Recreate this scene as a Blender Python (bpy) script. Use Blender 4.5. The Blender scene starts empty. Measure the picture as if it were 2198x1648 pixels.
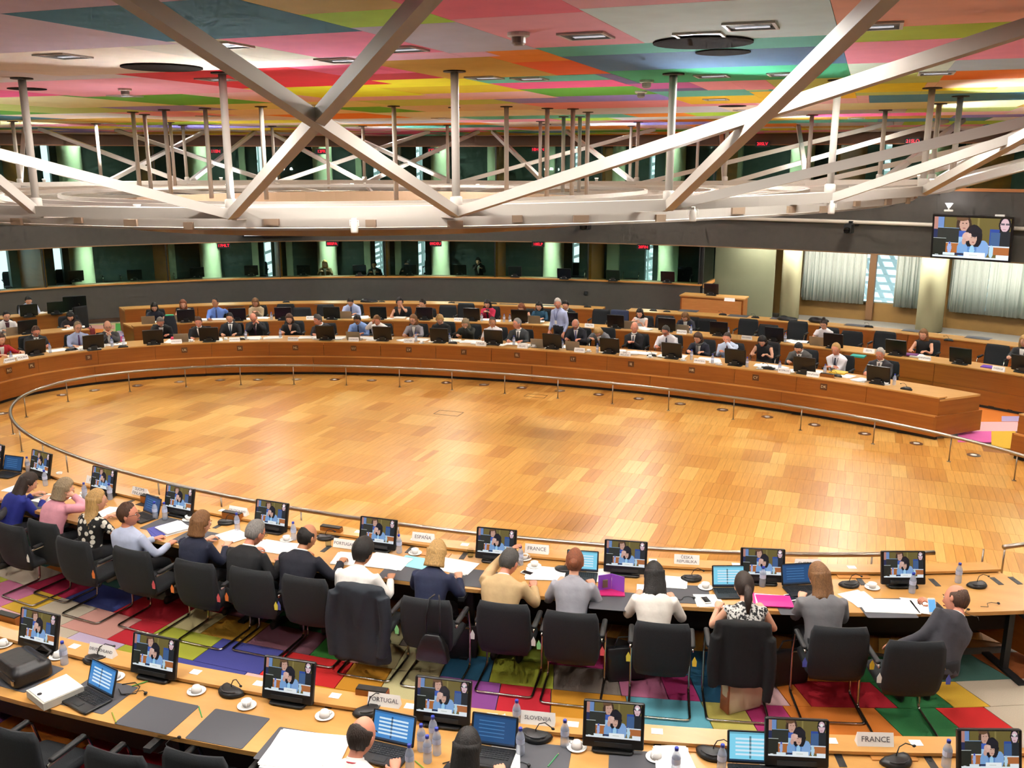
import bpy, math, random
import numpy as np
from mathutils import Matrix, Vector
random.seed(7)
SC = bpy.context.scene
COL = SC.collection
# ---------------------------------------------------------------- camera, world, exposure
F = 2000.; YH = 345.; HC = 4.9                       # focal length (px of 2198), horizon row, eye height
PIT = math.atan((824 - YH) / F); CP, SP = math.cos(PIT), math.sin(PIT)
RCX, RCY, RTH = -.665, 15.245, -.361                 # centre of the oval room seen from the camera, and its turn
RC, RS = math.cos(RTH), math.sin(RTH)
def RR(X, Y):
    a, b = X - RCX, Y - RCY
    return a * RC + b * RS, -a * RS + b * RC
CAMU, CAMV = RR(0, 0)
cam = bpy.data.cameras.new('camera'); cam.sensor_fit = 'HORIZONTAL'; cam.sensor_width = 36
cam.lens = 36 * F / 2198; cam.clip_start = .05; cam.clip_end = 300
camo = bpy.data.objects.new('camera', cam); COL.objects.link(camo)
camo.location = (CAMU, CAMV, HC)
camo.rotation_euler = (math.pi / 2 - PIT, 0, -RTH)
SC.camera = camo
wd = bpy.data.worlds.new('sky'); SC.world = wd; wd.use_nodes = True
bg = wd.node_tree.nodes['Background']; bg.inputs[0].default_value = (.78, .92, 1, 1); bg.inputs[1].default_value = 2.4
vs = SC.view_settings
vs.view_transform = 'Standard'; vs.look = 'None'; vs.gamma = 1; vs.use_curve_mapping = False; vs.exposure = 0.0
SC.cycles.use_denoising = True
SC.cycles.max_bounces = 4; SC.cycles.diffuse_bounces = 3; SC.cycles.glossy_bounces = 2
SC.cycles.use_adaptive_sampling = True; SC.cycles.adaptive_threshold = .13; SC.cycles.adaptive_min_samples = 10; SC.cycles.use_light_tree = False; SC.cycles.light_sampling_threshold = .03
SC.cycles.transmission_bounces = 4; SC.cycles.transparent_max_bounces = 8
SC.cycles.caustics_reflective = False; SC.cycles.caustics_refractive = False
SC.cycles.sample_clamp_indirect = 4
# ---------------------------------------------------------------- pixel <-> room helpers (room axes: u = x along the oval, v = y across it)
def G(x, y, z=0.):
    u = (x - 1099) / F; v = (y - 824) / F
    t = (HC - z) / (SP + v * CP)
    return RR(u * t, t * (CP - v * SP))
def DD(x, y, t):
    u = (x - 1099) / F; v = (y - 824) / F
    p = RR(u * t, t * (CP - v * SP))
    return Vector((p[0], p[1], HC - t * (SP + v * CP)))
def WL(px, py, a, b):
    u = (px - 1099) / F; v = (py - 824) / F
    d = (u, CP - v * SP)
    D0, D1 = d[0] * RC + d[1] * RS, -d[0] * RS + d[1] * RC
    A = (D0 / a) ** 2 + (D1 / b) ** 2; B = 2 * (CAMU * D0 / a ** 2 + CAMV * D1 / b ** 2); C = (CAMU / a) ** 2 + (CAMV / b) ** 2 - 1
    t = (-B + math.sqrt(B * B - 4 * A * C)) / (2 * A)
    return Vector((CAMU + D0 * t, CAMV + D1 * t, HC - t * (SP + v * CP)))
def EP(ab, t, z=0.): return Vector((ab[0] * math.cos(t), ab[1] * math.sin(t), z))
def ET(p, ab): return math.atan2(p[1] / ab[1], p[0] / ab[0])
def inward(p, ab):
    n = Vector((-p[0] / ab[0] ** 2, -p[1] / ab[1] ** 2)); n.normalize(); return n
def yaw_in(p, ab):
    n = inward(p, ab); return math.atan2(n.y, n.x) - math.pi / 2
# ---------------------------------------------------------------- materials
def lin(h):
    if not isinstance(h, str): return tuple(h)[:3] + (1,)
    h = h.lstrip('#'); o = []
    for i in (0, 2, 4):
        c = int(h[i:i + 2], 16) / 255
        o.append(c / 12.92 if c <= .04045 else ((c + .055) / 1.055) ** 2.4)
    return tuple(o) + (1,)
MATS = {}
def M(col, rough=.55, metal=0., var=.0, scale=30., bump=0., stretch=(1, 1, 1), spec=.5, emit=0., coat=0.):
    key = (str(col), rough, metal, var, scale, bump, stretch, spec, emit, coat)
    if key in MATS: return MATS[key]
    m = bpy.data.materials.new('surface'); m.use_nodes = True
    nt = m.node_tree; b = nt.nodes['Principled BSDF']; c = lin(col)
    b.inputs['Base Color'].default_value = c; b.inputs['Roughness'].default_value = rough; b.inputs['Metallic'].default_value = metal
    b.inputs['Specular IOR Level'].default_value = spec
    if coat: b.inputs['Coat Weight'].default_value = coat; b.inputs['Coat Roughness'].default_value = .15
    if emit:
        b.inputs['Emission Color'].default_value = c; b.inputs['Emission Strength'].default_value = emit
    if var or bump:
        tc = nt.nodes.new('ShaderNodeTexCoord'); mp = nt.nodes.new('ShaderNodeMapping'); mp.inputs['Scale'].default_value = stretch
        ns = nt.nodes.new('ShaderNodeTexNoise'); ns.inputs['Scale'].default_value = scale; ns.inputs['Detail'].default_value = 3
        nt.links.new(tc.outputs['Object'], mp.inputs[0]); nt.links.new(mp.outputs[0], ns.inputs['Vector'])
        if var:
            r = nt.nodes.new('ShaderNodeValToRGB')
            r.color_ramp.elements[0].position = .3; r.color_ramp.elements[1].position = .7
            r.color_ramp.elements[0].color = tuple(x * (1 - var) for x in c[:3]) + (1,)
            r.color_ramp.elements[1].color = tuple(min(1, x * (1 + var)) for x in c[:3]) + (1,)
            nt.links.new(ns.outputs['Fac'], r.inputs[0]); nt.links.new(r.outputs[0], b.inputs['Base Color'])
        if bump:
            bp = nt.nodes.new('ShaderNodeBump'); bp.inputs['Strength'].default_value = bump; bp.inputs['Distance'].default_value = .01
            nt.links.new(ns.outputs['Fac'], bp.inputs['Height']); nt.links.new(bp.outputs[0], b.inputs['Normal'])
    MATS[key] = m; return m
def wood_mat(col, col2, rough=.35, rnd=.12, sc=(1, 1, 14), nscale=3.):
    key = ('wood', col, col2, rough, rnd, sc, nscale)
    if key in MATS: return MATS[key]
    m = bpy.data.materials.new('wood'); m.use_nodes = True; nt = m.node_tree; b = nt.nodes['Principled BSDF']
    tc = nt.nodes.new('ShaderNodeTexCoord'); mp = nt.nodes.new('ShaderNodeMapping'); mp.inputs['Scale'].default_value = sc
    ns = nt.nodes.new('ShaderNodeTexNoise'); ns.inputs['Scale'].default_value = nscale; ns.inputs['Detail'].default_value = 5; ns.inputs['Roughness'].default_value = .6
    r = nt.nodes.new('ShaderNodeValToRGB'); r.color_ramp.elements[0].position = .32; r.color_ramp.elements[1].position = .68
    r.color_ramp.elements[0].color = lin(col2); r.color_ramp.elements[1].color = lin(col)
    oi = nt.nodes.new('ShaderNodeObjectInfo'); hs = nt.nodes.new('ShaderNodeHueSaturation')
    mr = nt.nodes.new('ShaderNodeMapRange'); mr.inputs[3].default_value = 1 - rnd; mr.inputs[4].default_value = 1 + rnd
    nt.links.new(tc.outputs['Object'], mp.inputs[0]); nt.links.new(mp.outputs[0], ns.inputs['Vector']); nt.links.new(ns.outputs['Fac'], r.inputs[0])
    nt.links.new(oi.outputs['Random'], mr.inputs[0]); nt.links.new(mr.outputs[0], hs.inputs['Value'])
    nt.links.new(r.outputs[0], hs.inputs['Color']); nt.links.new(hs.outputs[0], b.inputs['Base Color'])
    b.inputs['Roughness'].default_value = rough
    MATS[key] = m; return m
def glass_mat(tint='#dff0e8', refl=.06, rough=.02):
    key = ('glass', tint, refl)
    if key in MATS: return MATS[key]
    m = bpy.data.materials.new('glass'); m.use_nodes = True; nt = m.node_tree; nt.nodes.remove(nt.nodes['Principled BSDF'])
    o = nt.nodes['Material Output']; t = nt.nodes.new('ShaderNodeBsdfTransparent'); t.inputs[0].default_value = lin(tint)
    g = nt.nodes.new('ShaderNodeBsdfGlossy'); g.inputs['Roughness'].default_value = rough
    lw = nt.nodes.new('ShaderNodeFresnel'); lw.inputs[0].default_value = 1.45
    x = nt.nodes.new('ShaderNodeMixShader')
    ge = nt.nodes.new('ShaderNodeNewGeometry'); mm = nt.nodes.new('ShaderNodeMath'); mm.operation = 'SUBTRACT'; mm.use_clamp = True
    nt.links.new(lw.outputs[0], mm.inputs[0]); nt.links.new(ge.outputs['Backfacing'], mm.inputs[1]); nt.links.new(mm.outputs[0], x.inputs[0]); nt.links.new(t.outputs[0], x.inputs[1]); nt.links.new(g.outputs[0], x.inputs[2]); nt.links.new(x.outputs[0], o.inputs[0])
    MATS[key] = m; return m
def plastic_mat():
    m = glass_mat('#f2f6fb').copy(); nt = m.node_tree; o = nt.nodes['Material Output']; src = o.inputs[0].links[0].from_socket
    d = nt.nodes.new('ShaderNodeBsdfDiffuse'); d.inputs[0].default_value = lin('#c9d2e4'); x = nt.nodes.new('ShaderNodeMixShader'); x.inputs[0].default_value = .38
    nt.links.new(src, x.inputs[1]); nt.links.new(d.outputs[0], x.inputs[2]); nt.links.new(x.outputs[0], o.inputs[0]); return m
def attr_mat(emit=0., rough=.4):
    key = ('attr', emit)
    if key in MATS: return MATS[key]
    m = bpy.data.materials.new('printed_picture'); m.use_nodes = True; nt = m.node_tree; b = nt.nodes['Principled BSDF']
    a = nt.nodes.new('ShaderNodeAttribute'); a.attribute_name = 'Col'
    if emit:
        b.inputs['Base Color'].default_value = (.01, .01, .012, 1); nt.links.new(a.outputs['Color'], b.inputs['Emission Color']); b.inputs['Emission Strength'].default_value = emit
        b.inputs['Roughness'].default_value = .25
    else:
        nt.links.new(a.outputs['Color'], b.inputs['Base Color']); b.inputs['Roughness'].default_value = rough
    MATS[key] = m; return m
# ---------------------------------------------------------------- mesh builder
class MB:
    def __init__(s): s.v = []; s.f = []; s.m = []
    def add(s, vs_, fs, mi=0, X=None):
        o = len(s.v)
        s.v += [tuple(X @ Vector(p)) for p in vs_] if X is not None else [tuple(p) for p in vs_]
        s.f += [tuple(i + o for i in f) for f in fs]; s.m += [mi] * len(fs); return s
    def box(s, c, d, rz=0, mi=0, X=None, taper=1.):
        x, y, z = d[0] / 2, d[1] / 2, d[2] / 2; t = taper
        vs_ = [(-x, -y, -z), (x, -y, -z), (x, y, -z), (-x, y, -z), (-x * t, -y * t, z), (x * t, -y * t, z), (x * t, y * t, z), (-x * t, y * t, z)]
        m = Matrix.Translation(c) @ Matrix.Rotation(rz, 4, 'Z')
        if X is not None: m = X @ m
        return s.add(vs_, [(0, 3, 2, 1), (4, 5, 6, 7), (0, 1, 5, 4), (1, 2, 6, 5), (2, 3, 7, 6), (3, 0, 4, 7)], mi, m)
    def rbox(s, c, d, r=.01, mi=0, X=None, n=2):        # box with rounded vertical corners and chamfered rims
        hx, hy, hz = d[0] / 2, d[1] / 2, d[2] / 2; r = min(r, hx * .98, hy * .98); ring = []
        for cx, cy, a0 in ((hx - r, hy - r, 0), (-hx + r, hy - r, 90), (-hx + r, -hy + r, 180), (hx - r, -hy + r, 270)):
            for i in range(n + 1):
                a = math.radians(a0 + 90 * i / n); ring.append((cx, cy, math.cos(a), math.sin(a)))
        e = min(r * .5, hz * .6); rings = []
        for z, q in ((-hz, r - e), (-hz + e, r), (hz - e, r), (hz, r - e)): rings.append([(a + q * cc, b + q * ss, z) for a, b, cc, ss in ring])
        m = Matrix.Translation(c)
        if X is not None: m = X @ m
        return s.loft(rings, mi, X=m)
    def loft(s, rings, mi=0, caps=True, closed=True, X=None):
        n = len(rings[0]); vs_ = [p for r in rings for p in r]; fs = []
        for k in range(len(rings) - 1):
            for i in range(n if closed else n - 1):
                j = (i + 1) % n; fs.append((k * n + i, k * n + j, (k + 1) * n + j, (k + 1) * n + i))
        if caps: fs.append(tuple(range(n - 1, -1, -1))); fs.append(tuple((len(rings) - 1) * n + i for i in range(n)))
        return s.add(vs_, fs, mi, X)
    def tube(s, path, r, n=8, mi=0, closed=False, X=None, caps=True):
        P = [Vector(p) for p in path]; rs = r if isinstance(r, (list, tuple)) else [r] * len(P); rings = []; up = None
        for i, p in enumerate(P):
            if closed: d = P[(i + 1) % len(P)] - P[i - 1]
            else: d = P[min(i + 1, len(P) - 1)] - P[max(i - 1, 0)]
            if d.length < 1e-9: d = Vector((0, 0, 1))
            d.normalize()
            if up is None: up = Vector((0, 0, 1)) if abs(d.z) < .9 else Vector((1, 0, 0))
            a = d.cross(up)
            if a.length < 1e-6: a = d.orthogonal()
            a.normalize(); b = a.cross(d); up = b
            rings.append([p + rs[i] * (math.cos(2 * math.pi * k / n) * a + math.sin(2 * math.pi * k / n) * b) for k in range(n)])
        if closed:
            rings.append(rings[0]); return s.loft(rings, mi, caps=False, X=X)
        return s.loft(rings, mi, caps, X=X)
    def lathe(s, prof, n=16, c=(0, 0, 0), mi=0, X=None, caps=True):
        rings = [[(c[0] + r * math.cos(2 * math.pi * k / n), c[1] + r * math.sin(2 * math.pi * k / n), c[2] + z) for k in range(n)] for r, z in prof]
        return s.loft(rings, mi, caps, X=X)
    def ball(s, c, r, nu=10, nv=6, mi=0, X=None):
        r = r if isinstance(r, (list, tuple)) else (r, r, r)
        rings = []
        for j in range(nv + 1):
            a = -math.pi / 2 + math.pi * j / nv; cr = max(math.cos(a), .02)
            rings.append([(c[0] + r[0] * cr * math.cos(2 * math.pi * k / nu), c[1] + r[1] * cr * math.sin(2 * math.pi * k / nu), c[2] + r[2] * math.sin(a)) for k in range(nu)])
        return s.loft(rings, mi, X=X)
    def arc(s, A, B, z0, z1, t0, t1, n, mi=0):            # block between ellipse A and ellipse B (half axes), angles t0..t1
        rings = []
        for i in range(n + 1):
            t = t0 + (t1 - t0) * i / n; p, q = EP(A, t), EP(B, t)
            rings.append([(p.x, p.y, z0), (q.x, q.y, z0), (q.x, q.y, z1), (p.x, p.y, z1)])
        return s.loft(rings, mi)
    def mesh(s, name, mats, smooth=False):
        me = bpy.data.meshes.new(name); me.from_pydata(s.v, [], s.f)
        for m in (mats if isinstance(mats, (list, tuple)) else [mats]): me.materials.append(m)
        if any(s.m): me.polygons.foreach_set('material_index', s.m)
        if smooth: me.polygons.foreach_set('use_smooth', [True] * len(s.f))
        me.update(); return me
    def build(s, name, mats, parent=None, smooth=False): return ob(name, s.mesh(name, mats, smooth), parent)
def ob(name, data, parent=None, loc=None, rz=None, mat=None):
    o = bpy.data.objects.new(name, data); COL.objects.link(o)
    if parent is not None: o.parent = parent
    if mat is not None: o.matrix_local = mat
    else:
        if loc is not None: o.location = loc
        if rz is not None: o.rotation_euler = (0, 0, rz)
    return o
def tag(o, label, cat, group=None, kind=None):
    if label: o['label'] = label
    if cat: o['category'] = cat
    if group: o['group'] = group
    if kind: o['kind'] = kind
    return o
def empty(name, loc=(0, 0, 0), rz=0):
    o = ob(name, None, None, loc, rz); o.empty_display_size = .1; return o
def struct(o): o['kind'] = 'structure'; return o
def place(proto, name, loc, rz, label, cat, group=None, X=None, over=None):
    # proto: list of (part name, mesh, [sub-parts]); a single part becomes the thing itself
    over = over or {}
    if len(proto) == 1 and not proto[0][2]:
        o = ob(name, over.get(proto[0][0], proto[0][1]), None, loc, rz)
        if X is not None: o.matrix_local = Matrix.Translation(loc) @ Matrix.Rotation(rz, 4, 'Z') @ X
    else:
        o = empty(name, loc, rz)
        if X is not None: o.matrix_local = Matrix.Translation(loc) @ Matrix.Rotation(rz, 4, 'Z') @ X
        for pn, me, subs in proto:
            q = ob(pn, over.get(pn, me), o)
            for sn, sm, _ in subs: ob(sn, over.get(sn, sm), q)
    return tag(o, label, cat, group)
ORD = 'first second third fourth fifth sixth seventh eighth ninth tenth eleventh twelfth thirteenth fourteenth fifteenth sixteenth seventeenth eighteenth nineteenth twentieth twenty-first twenty-second twenty-third twenty-fourth twenty-fifth twenty-sixth twenty-seventh twenty-eighth twenty-ninth thirtieth'.split()
TEXTS = {}
def text_mesh(txt, size, mat, depth=.0008):
    key = (txt, size, mat.name)
    if key in TEXTS: return TEXTS[key]
    cu = bpy.data.curves.new('lettering', 'FONT'); cu.body = txt; cu.size = size; cu.align_x = 'CENTER'; cu.align_y = 'CENTER'; cu.extrude = depth; cu.resolution_u = 2
    o = bpy.data.objects.new('lettering', cu); COL.objects.link(o)
    dg = bpy.context.evaluated_depsgraph_get(); me = bpy.data.meshes.new_from_object(o.evaluated_get(dg)); me.materials.clear(); me.materials.append(mat)
    bpy.data.objects.remove(o); TEXTS[key] = me; return me
# ---------------------------------------------------------------- ellipses of the room (half axes)
RAIL = (9.36, 4.23); D1F = (10.54, 5.30); D1B = (11.58, 6.33); D2F = (13.5, 8.42); D2B = (14.4, 9.25)
D3F = (16.8, 11.45); D3B = (17.6, 12.25); WALL = (19.5, 15.0); WALLB = (19.66, 15.16); COLE = (21.6, 17.1); FAC = (22.5, 18.0); FACB = (22.8, 18.3)
ZC = 5.67
def off(e, d): return (e[0] + d, e[1] + d)
rad = math.radians
# ---------------------------------------------------------------- lamps of the room
WARM = (1., .955, .89); COOL = (.93, .97, 1.)
def lamp(kind, loc, power, col, size=.2, rot=(0, 0, 0), spot=None, name='lamp_light', parent=None):
    l = bpy.data.lights.new(name, kind); l.energy = power; l.color = col
    if kind == 'AREA': l.shape = 'DISK'; l.size = size
    if kind == 'POINT': l.shadow_soft_size = size
    if kind == 'SPOT': l.spot_size = spot; l.spot_blend = .6; l.shadow_soft_size = size
    o = bpy.data.objects.new(name, l); COL.objects.link(o); o.location = loc; o.rotation_euler = rot
    if parent: o.parent = parent
    return o
# ---------------------------------------------------------------- colours
W_TOP = wood_mat('#cc9a58', '#bf8c4a', .32, .03, (.6, 2.2, 1), 2.0)
W_PAN = wood_mat('#995a20', '#8b4f19', .38, .05, (.5, .5, 9), 2.2)
W_EDGE = wood_mat('#c98d4c', '#b97c3d', .4, .03)
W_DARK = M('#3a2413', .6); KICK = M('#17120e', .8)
GREY = M('#48443e', .75, var=.05, scale=6); BLACK = M('#101112', .45); BLACKM = M('#16181a', .55)
CHROME = M('#b9b4ac', .22, 1.); STEEL = M('#a79d90', .32, 1.); WHITE = M('#f2efe9', .45); PAPER = M('#f4f2ee', .8)
TRUSS = M('#b5aea5', .55); FAB = M('#171b1f', .85, var=.12, scale=120, bump=.15)
# ---------------------------------------------------------------- floor slab, wood floor with its blocks
b = MB(); b.add([EP(FACB, 2 * math.pi * i / 96, -.02) for i in range(96)], [tuple(range(96))])
b.add([EP(FACB, 2 * math.pi * i / 96, -.3) for i in range(96)], [tuple(range(95, -1, -1))])
floor = struct(b.build('floor', M('#6d675f', .9, var=.08, scale=90)))
b = MB(); b.add([EP(off(D1F, .35), 2 * math.pi * i / 96, -.006) for i in range(96)], [tuple(range(96))])
sub = b.build('wood_bed', M('#8f5d2a', .7), floor)
def plank_mat(i):
    pal = ['#cc9346', '#d19a4c', '#c48a3e', '#d6a354', '#bb8039', '#cb9447', '#daa95c', '#c0863c']
    return wood_mat(pal[i], '#%02x%02x%02x' % tuple(int(int(pal[i][1 + 2 * k:3 + 2 * k], 16) * .9) for k in range(3)), .3, .05, (14, 1, 1), 2.5)
PM = [plank_mat(i) for i in range(8)]
PW, PL = .118, .66
rng = random.Random(3); planks = []
vi = int(11.6 / PL)
for r in range(-9, 10):
    v0 = r * PL; shift = rng.random() * PW; cur = rng.randrange(8); left = 0
    u = -10.9 + shift
    while u < 10.9:
        if left <= 0: cur = rng.choice([0, 0, 1, 1, 2, 3, 4, 5, 5, 6, 7]); left = rng.choice([1, 1, 1, 2, 2, 3, 4, 5])
        left -= 1; uc, vc = u + PW / 2, v0 + PL / 2
        rr = (uc / (D1F[0] + .25)) ** 2 + (vc / (D1F[1] + .25)) ** 2
        if rr < 1.0: planks.append((uc, vc, cur))
        u += PW
def pjx(u, v, z):
    X = RCX + u * RC - v * RS; Y = RCY + u * RS + v * RC; t = Y * CP - (z - HC) * SP
    return 1099 + F * X / t, 824 - F * (Y * SP + (z - HC) * CP) / t, t
def seen_plank(p):
    x, y, t = pjx(p[0], p[1], 0)
    return 0 < x < 2198 and y > 0 and (y < 1100 + .1 * (x - 700) if x > 700 else y < 985 + .17 * x)
pl = sorted([p for p in planks if seen_plank(p)], key=lambda p: pjx(p[0], p[1], 0)[2])
near = set(pl[:300])
pmesh = []
for i in range(8):
    m_ = MB(); m_.add([(-PW / 2 + .0006, -PL / 2 + .0006, 0), (PW / 2 - .0006, -PL / 2 + .0006, 0), (PW / 2 - .0006, PL / 2 - .0006, 0), (-PW / 2 + .0006, PL / 2 - .0006, 0),
                      (-PW / 2 + .0014, -PL / 2 + .0014, .004), (PW / 2 - .0014, -PL / 2 + .0014, .004), (PW / 2 - .0014, PL / 2 - .0014, .004), (-PW / 2 + .0014, PL / 2 - .0014, .004)],
                     [(4, 5, 6, 7), (0, 1, 5, 4), (1, 2, 6, 5), (2, 3, 7, 6), (3, 0, 4, 7)])
    pmesh.append(m_.mesh('plank', PM[i]))
rest = MB()
for p in planks:
    if p in near: ob('plank', pmesh[p[2]], floor, (p[0], p[1], 0))
    else:
        me = pmesh[p[2]]; rest.add([(v.co.x + p[0], v.co.y + p[1], v.co.z) for v in me.vertices], [tuple(f.vertices) for f in me.polygons], p[2])
ro = rest.build('parquet', PM, floor); ro['kind'] = 'stuff'
# brass and steel fittings set into the floor
uplight = MB().lathe([(.115, .003), (.115, .008), (.1, .01), (.055, .010)], 20).mesh('rim', STEEL)
upl2 = MB().lathe([(.055, .0085), (.05, .0115), (.001, .0118)], 14).mesh('lens', M('#d9d2c4', .25))
UP = [(4, 887), (134, 847), (203, 837), (295, 827), (385, 819), (473, 815), (554, 814), (637, 813.6), (718, 814), (798, 815.7), (878, 817.7), (958, 821), (1039, 825), (1120, 831.5), (1202, 838), (1285, 846), (1371, 855), (1460, 866), (1551, 879), (1647, 894), (1748, 911), (1856, 930), (1967, 951), (2090, 976)]
for i, p in enumerate(UP):
    q = G(*p, .01)
    place([('rim', uplight, []), ('lens', upl2, [])], 'floor_uplight', (q[0], q[1], .0), 0, 'round steel floor light, %s from the left along the far desk' % ORD[i], 'floor light', 'round lights set in the wood floor')
for px, py, w, h in ((963, 887, .52, .3), (1150, 850, .45, .24)):
    q = G(px, py, 0); o = MB(); 
    for sx, sy, dx, dy in ((w, .012, 0, h / 2), (w, .012, 0, -h / 2), (.012, h, w / 2, 0), (.012, h, -w / 2, 0)): o.box((dx, dy, .006), (sx, sy, .004))
    f = o.build('floor_hatch', M('#6b5a44', .4, .6), None); f.location = (q[0], q[1], 0)
    tag(f, 'thin metal outline of a floor hatch %s' % ('in the middle of the wood floor' if w > .5 else 'close to the far rail'), 'floor hatch')
# ---------------------------------------------------------------- carpet tiles
CP_ = {'crimson': '#a81440', 'blue': '#313c7c', 'red': '#b01426', 'cream': '#b9ad7c', 'olive': '#7f8a2c', 'lime': '#9a9f2e', 'blue2': '#3b3f86', 'red2': '#c11c1c', 'green': '#3f8f3c', 'mauve': '#8a5a68', 'mustard': '#a87c1c', 'amber': '#c2851c', 'pale': '#bdb585', 'lav': '#b3a3bd', 'teal': '#1f5878', 'purple': '#84428a', 'greyb': '#7c7066', 'pink': '#bb6c8e', 'sky': '#5a9fae', 'magenta': '#a82a68', 'pyel': '#bdb25a', 'lpink': '#cda3a3', 'orange': '#c87020', 'beige': '#b5a995', 'dteal': '#3f6a60', 'brown': '#8a4a1c', 'green2': '#216a36', 'yel': '#c9a02c', 'salmon': '#c08b80', 'hotpink': '#d060a0', 'lilac': '#a79ac0'}
CPM = {k: M(v, .95, var=.10, scale=160, bump=.3) for k, v in CP_.items()}
def ktile(k0, k1, t0, t1, col):
    A, B = off(D1F, k0 + .004), off(D1F, k1 - .004)
    m_ = MB(); m_.arc(A, B, -.015, .006, t0 + .0004, t1 - .0004, 2)
    m_.build('carpet_tile', CPM[col], floor)
def kt(px, py): 
    q = G(px, py, 0); t = ET(q, D1F)
    lo, hi = -1., 9.
    for _ in range(40):
        mid = (lo + hi) / 2; a, b_ = off(D1F, mid)
        if (q[0] / a) ** 2 + (q[1] / b_) ** 2 > 1: lo = mid
        else: hi = mid
    t = math.atan2(q[1] / (D1F[1] + lo), q[0] / (D1F[0] + lo)); return lo, t
seq0 = [(-106, 'dteal'), (-103, 'orange'), (-99.5, 'dteal'), (-96, 'beige'), (-92, 'red'), (-89, 'mauve'), (-85, 'green2'), (-81, 'pale'), (-77, 'greyb'), (-73, 'olive'), (-70, 'magenta'), (-66, 'greyb'), (-62.5, 'teal'), (-60, 'brown'), (-57, 'orange'), (-54, 'green2'), (-48.3, 'dteal'), (-42, 'brown')]
seqA = [(-108, 'orange'), (-104.3, 'beige'), (-101, 'crimson'), (-97.3, 'blue'), (-93.6, 'red'), (-91.4, 'cream'), (-88.6, 'mustard'), (-85, 'mauve'), (-83.4, 'green'), (-82.4, 'salmon'), (-80.5, 'cream'), (-78.2, 'pale'), (-75.8, 'teal'), (-72.7, 'lime'), (-69.5, 'greyb'), (-67.3, 'pink'), (-65.8, 'magenta'), (-63.6, 'teal'), (-61.6, 'lpink'), (-60.6, 'orange'), (-56.4, 'red'), (-53.6, 'green2'), (-51.7, 'yel'), (-42, 'beige')]
seqB = [(-106, 'lime'), (-103, 'pink'), (-101.2, 'yel'), (-98.4, 'beige'), (-95.2, 'salmon'), (-93.6, 'red'), (-90, 'lime'), (-86.4, 'blue2'), (-82.6, 'red2'), (-80.6, 'amber'), (-78.2, 'pale'), (-75.2, 'purple'), (-72.8, 'red'), (-69.3, 'amber'), (-65.8, 'sky'), (-63.9, 'pyel'), (-62, 'magenta'), (-57.6, 'orange'), (-54.6, 'green2'), (-52.1, 'red2'), (-42, 'beige')]
seqC = [(-104, 'pink'), (-101, 'lpink'), (-97, 'beige'), (-94, 'lav'), (-91, 'lime'), (-87, 'blue2'), (-84, 'lpink'), (-81, 'amber'), (-78, 'lav'), (-74, 'purple'), (-70, 'amber'), (-66, 'sky'), (-62, 'magenta'), (-57, 'orange'), (-53, 'yel'), (-42, 'beige')]
for k0, k1, seq in ((.5, 1.0, seq0), (1.0, 1.45, seqA), (1.45, 1.93, seqB), (1.93, 2.5, seqC)):
    e0 = rad(-114)
    for d1, colr in seq: ktile(k0, k1, e0, rad(d1), colr); e0 = rad(d1)
keys = list(CP_)
rng = random.Random(11)
def fillring(k0, k1, t0, t1, step):
    t = t0
    while t < t1:
        d = rad(step) * rng.uniform(.6, 1.4); ktile(k0, k1, t, min(t + d, t1), rng.choice(keys)); t += d
fillring(2.5, 3.2, rad(-140), rad(-42), 4.); fillring(3.2, 4.6, rad(-135), rad(-45), 4.5); fillring(.5, 2.5, rad(-140), rad(-114), 4)
fillring(1.1, 2.0, rad(45), rad(172), 4.5); fillring(2.0, 3.2, rad(12), rad(172), 4.5); fillring(4.1, 6.2, rad(15), rad(160), 5.); fillring(6.9, 8.9, rad(60), rad(160), 5.)
zt = .008
for col, xs in {'orange': (2085, 872, 2200, 905), 'hotpink': (2056, 925, 2128, 948), 'lpink': (2070, 905, 2185, 925), 'yel': (2128, 925, 2180, 962), 'lilac': (2150, 893, 2190, 904)}.items():
    k0, ta = kt(xs[0], xs[3]); k1, tb = kt(xs[2], xs[1])
    m_ = MB(); p0, p1, p2, p3 = [G(x, y, .012) for x, y in ((xs[0], xs[3]), (xs[2], xs[3]), (xs[2], xs[1]), (xs[0], xs[1]))]
    m_.add([(p[0], p[1], zt) for p in (p0, p1, p2, p3)] + [(p[0], p[1], -.01) for p in (p0, p1, p2, p3)], [(0, 1, 2, 3), (4, 5, 1, 0), (5, 6, 2, 1), (6, 7, 3, 2), (7, 4, 0, 3)])
    m_.build('carpet_tile', CPM[col], floor); zt += .0012
for col, xs in {'green': (248, 694, 274, 710), 'orange': (200, 706, 222, 728), 'lav': (252, 710, 275, 722), 'magenta': (258, 722, 276, 733), 'red2': (276, 724, 290, 734), 'salmon': (190, 698, 246, 706)}.items():
    pts = [G(x, y, .012) for x, y in ((xs[0], xs[3]), (xs[2], xs[3]), (xs[2], xs[1]), (xs[0], xs[1]))]
    m_ = MB(); m_.add([(p[0], p[1], zt) for p in pts] + [(p[0], p[1], -.01) for p in pts], [(0, 1, 2, 3), (4, 5, 1, 0), (5, 6, 2, 1), (6, 7, 3, 2), (7, 4, 0, 3)])
    m_.build('carpet_tile', CPM[col], floor); zt += .0008
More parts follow.
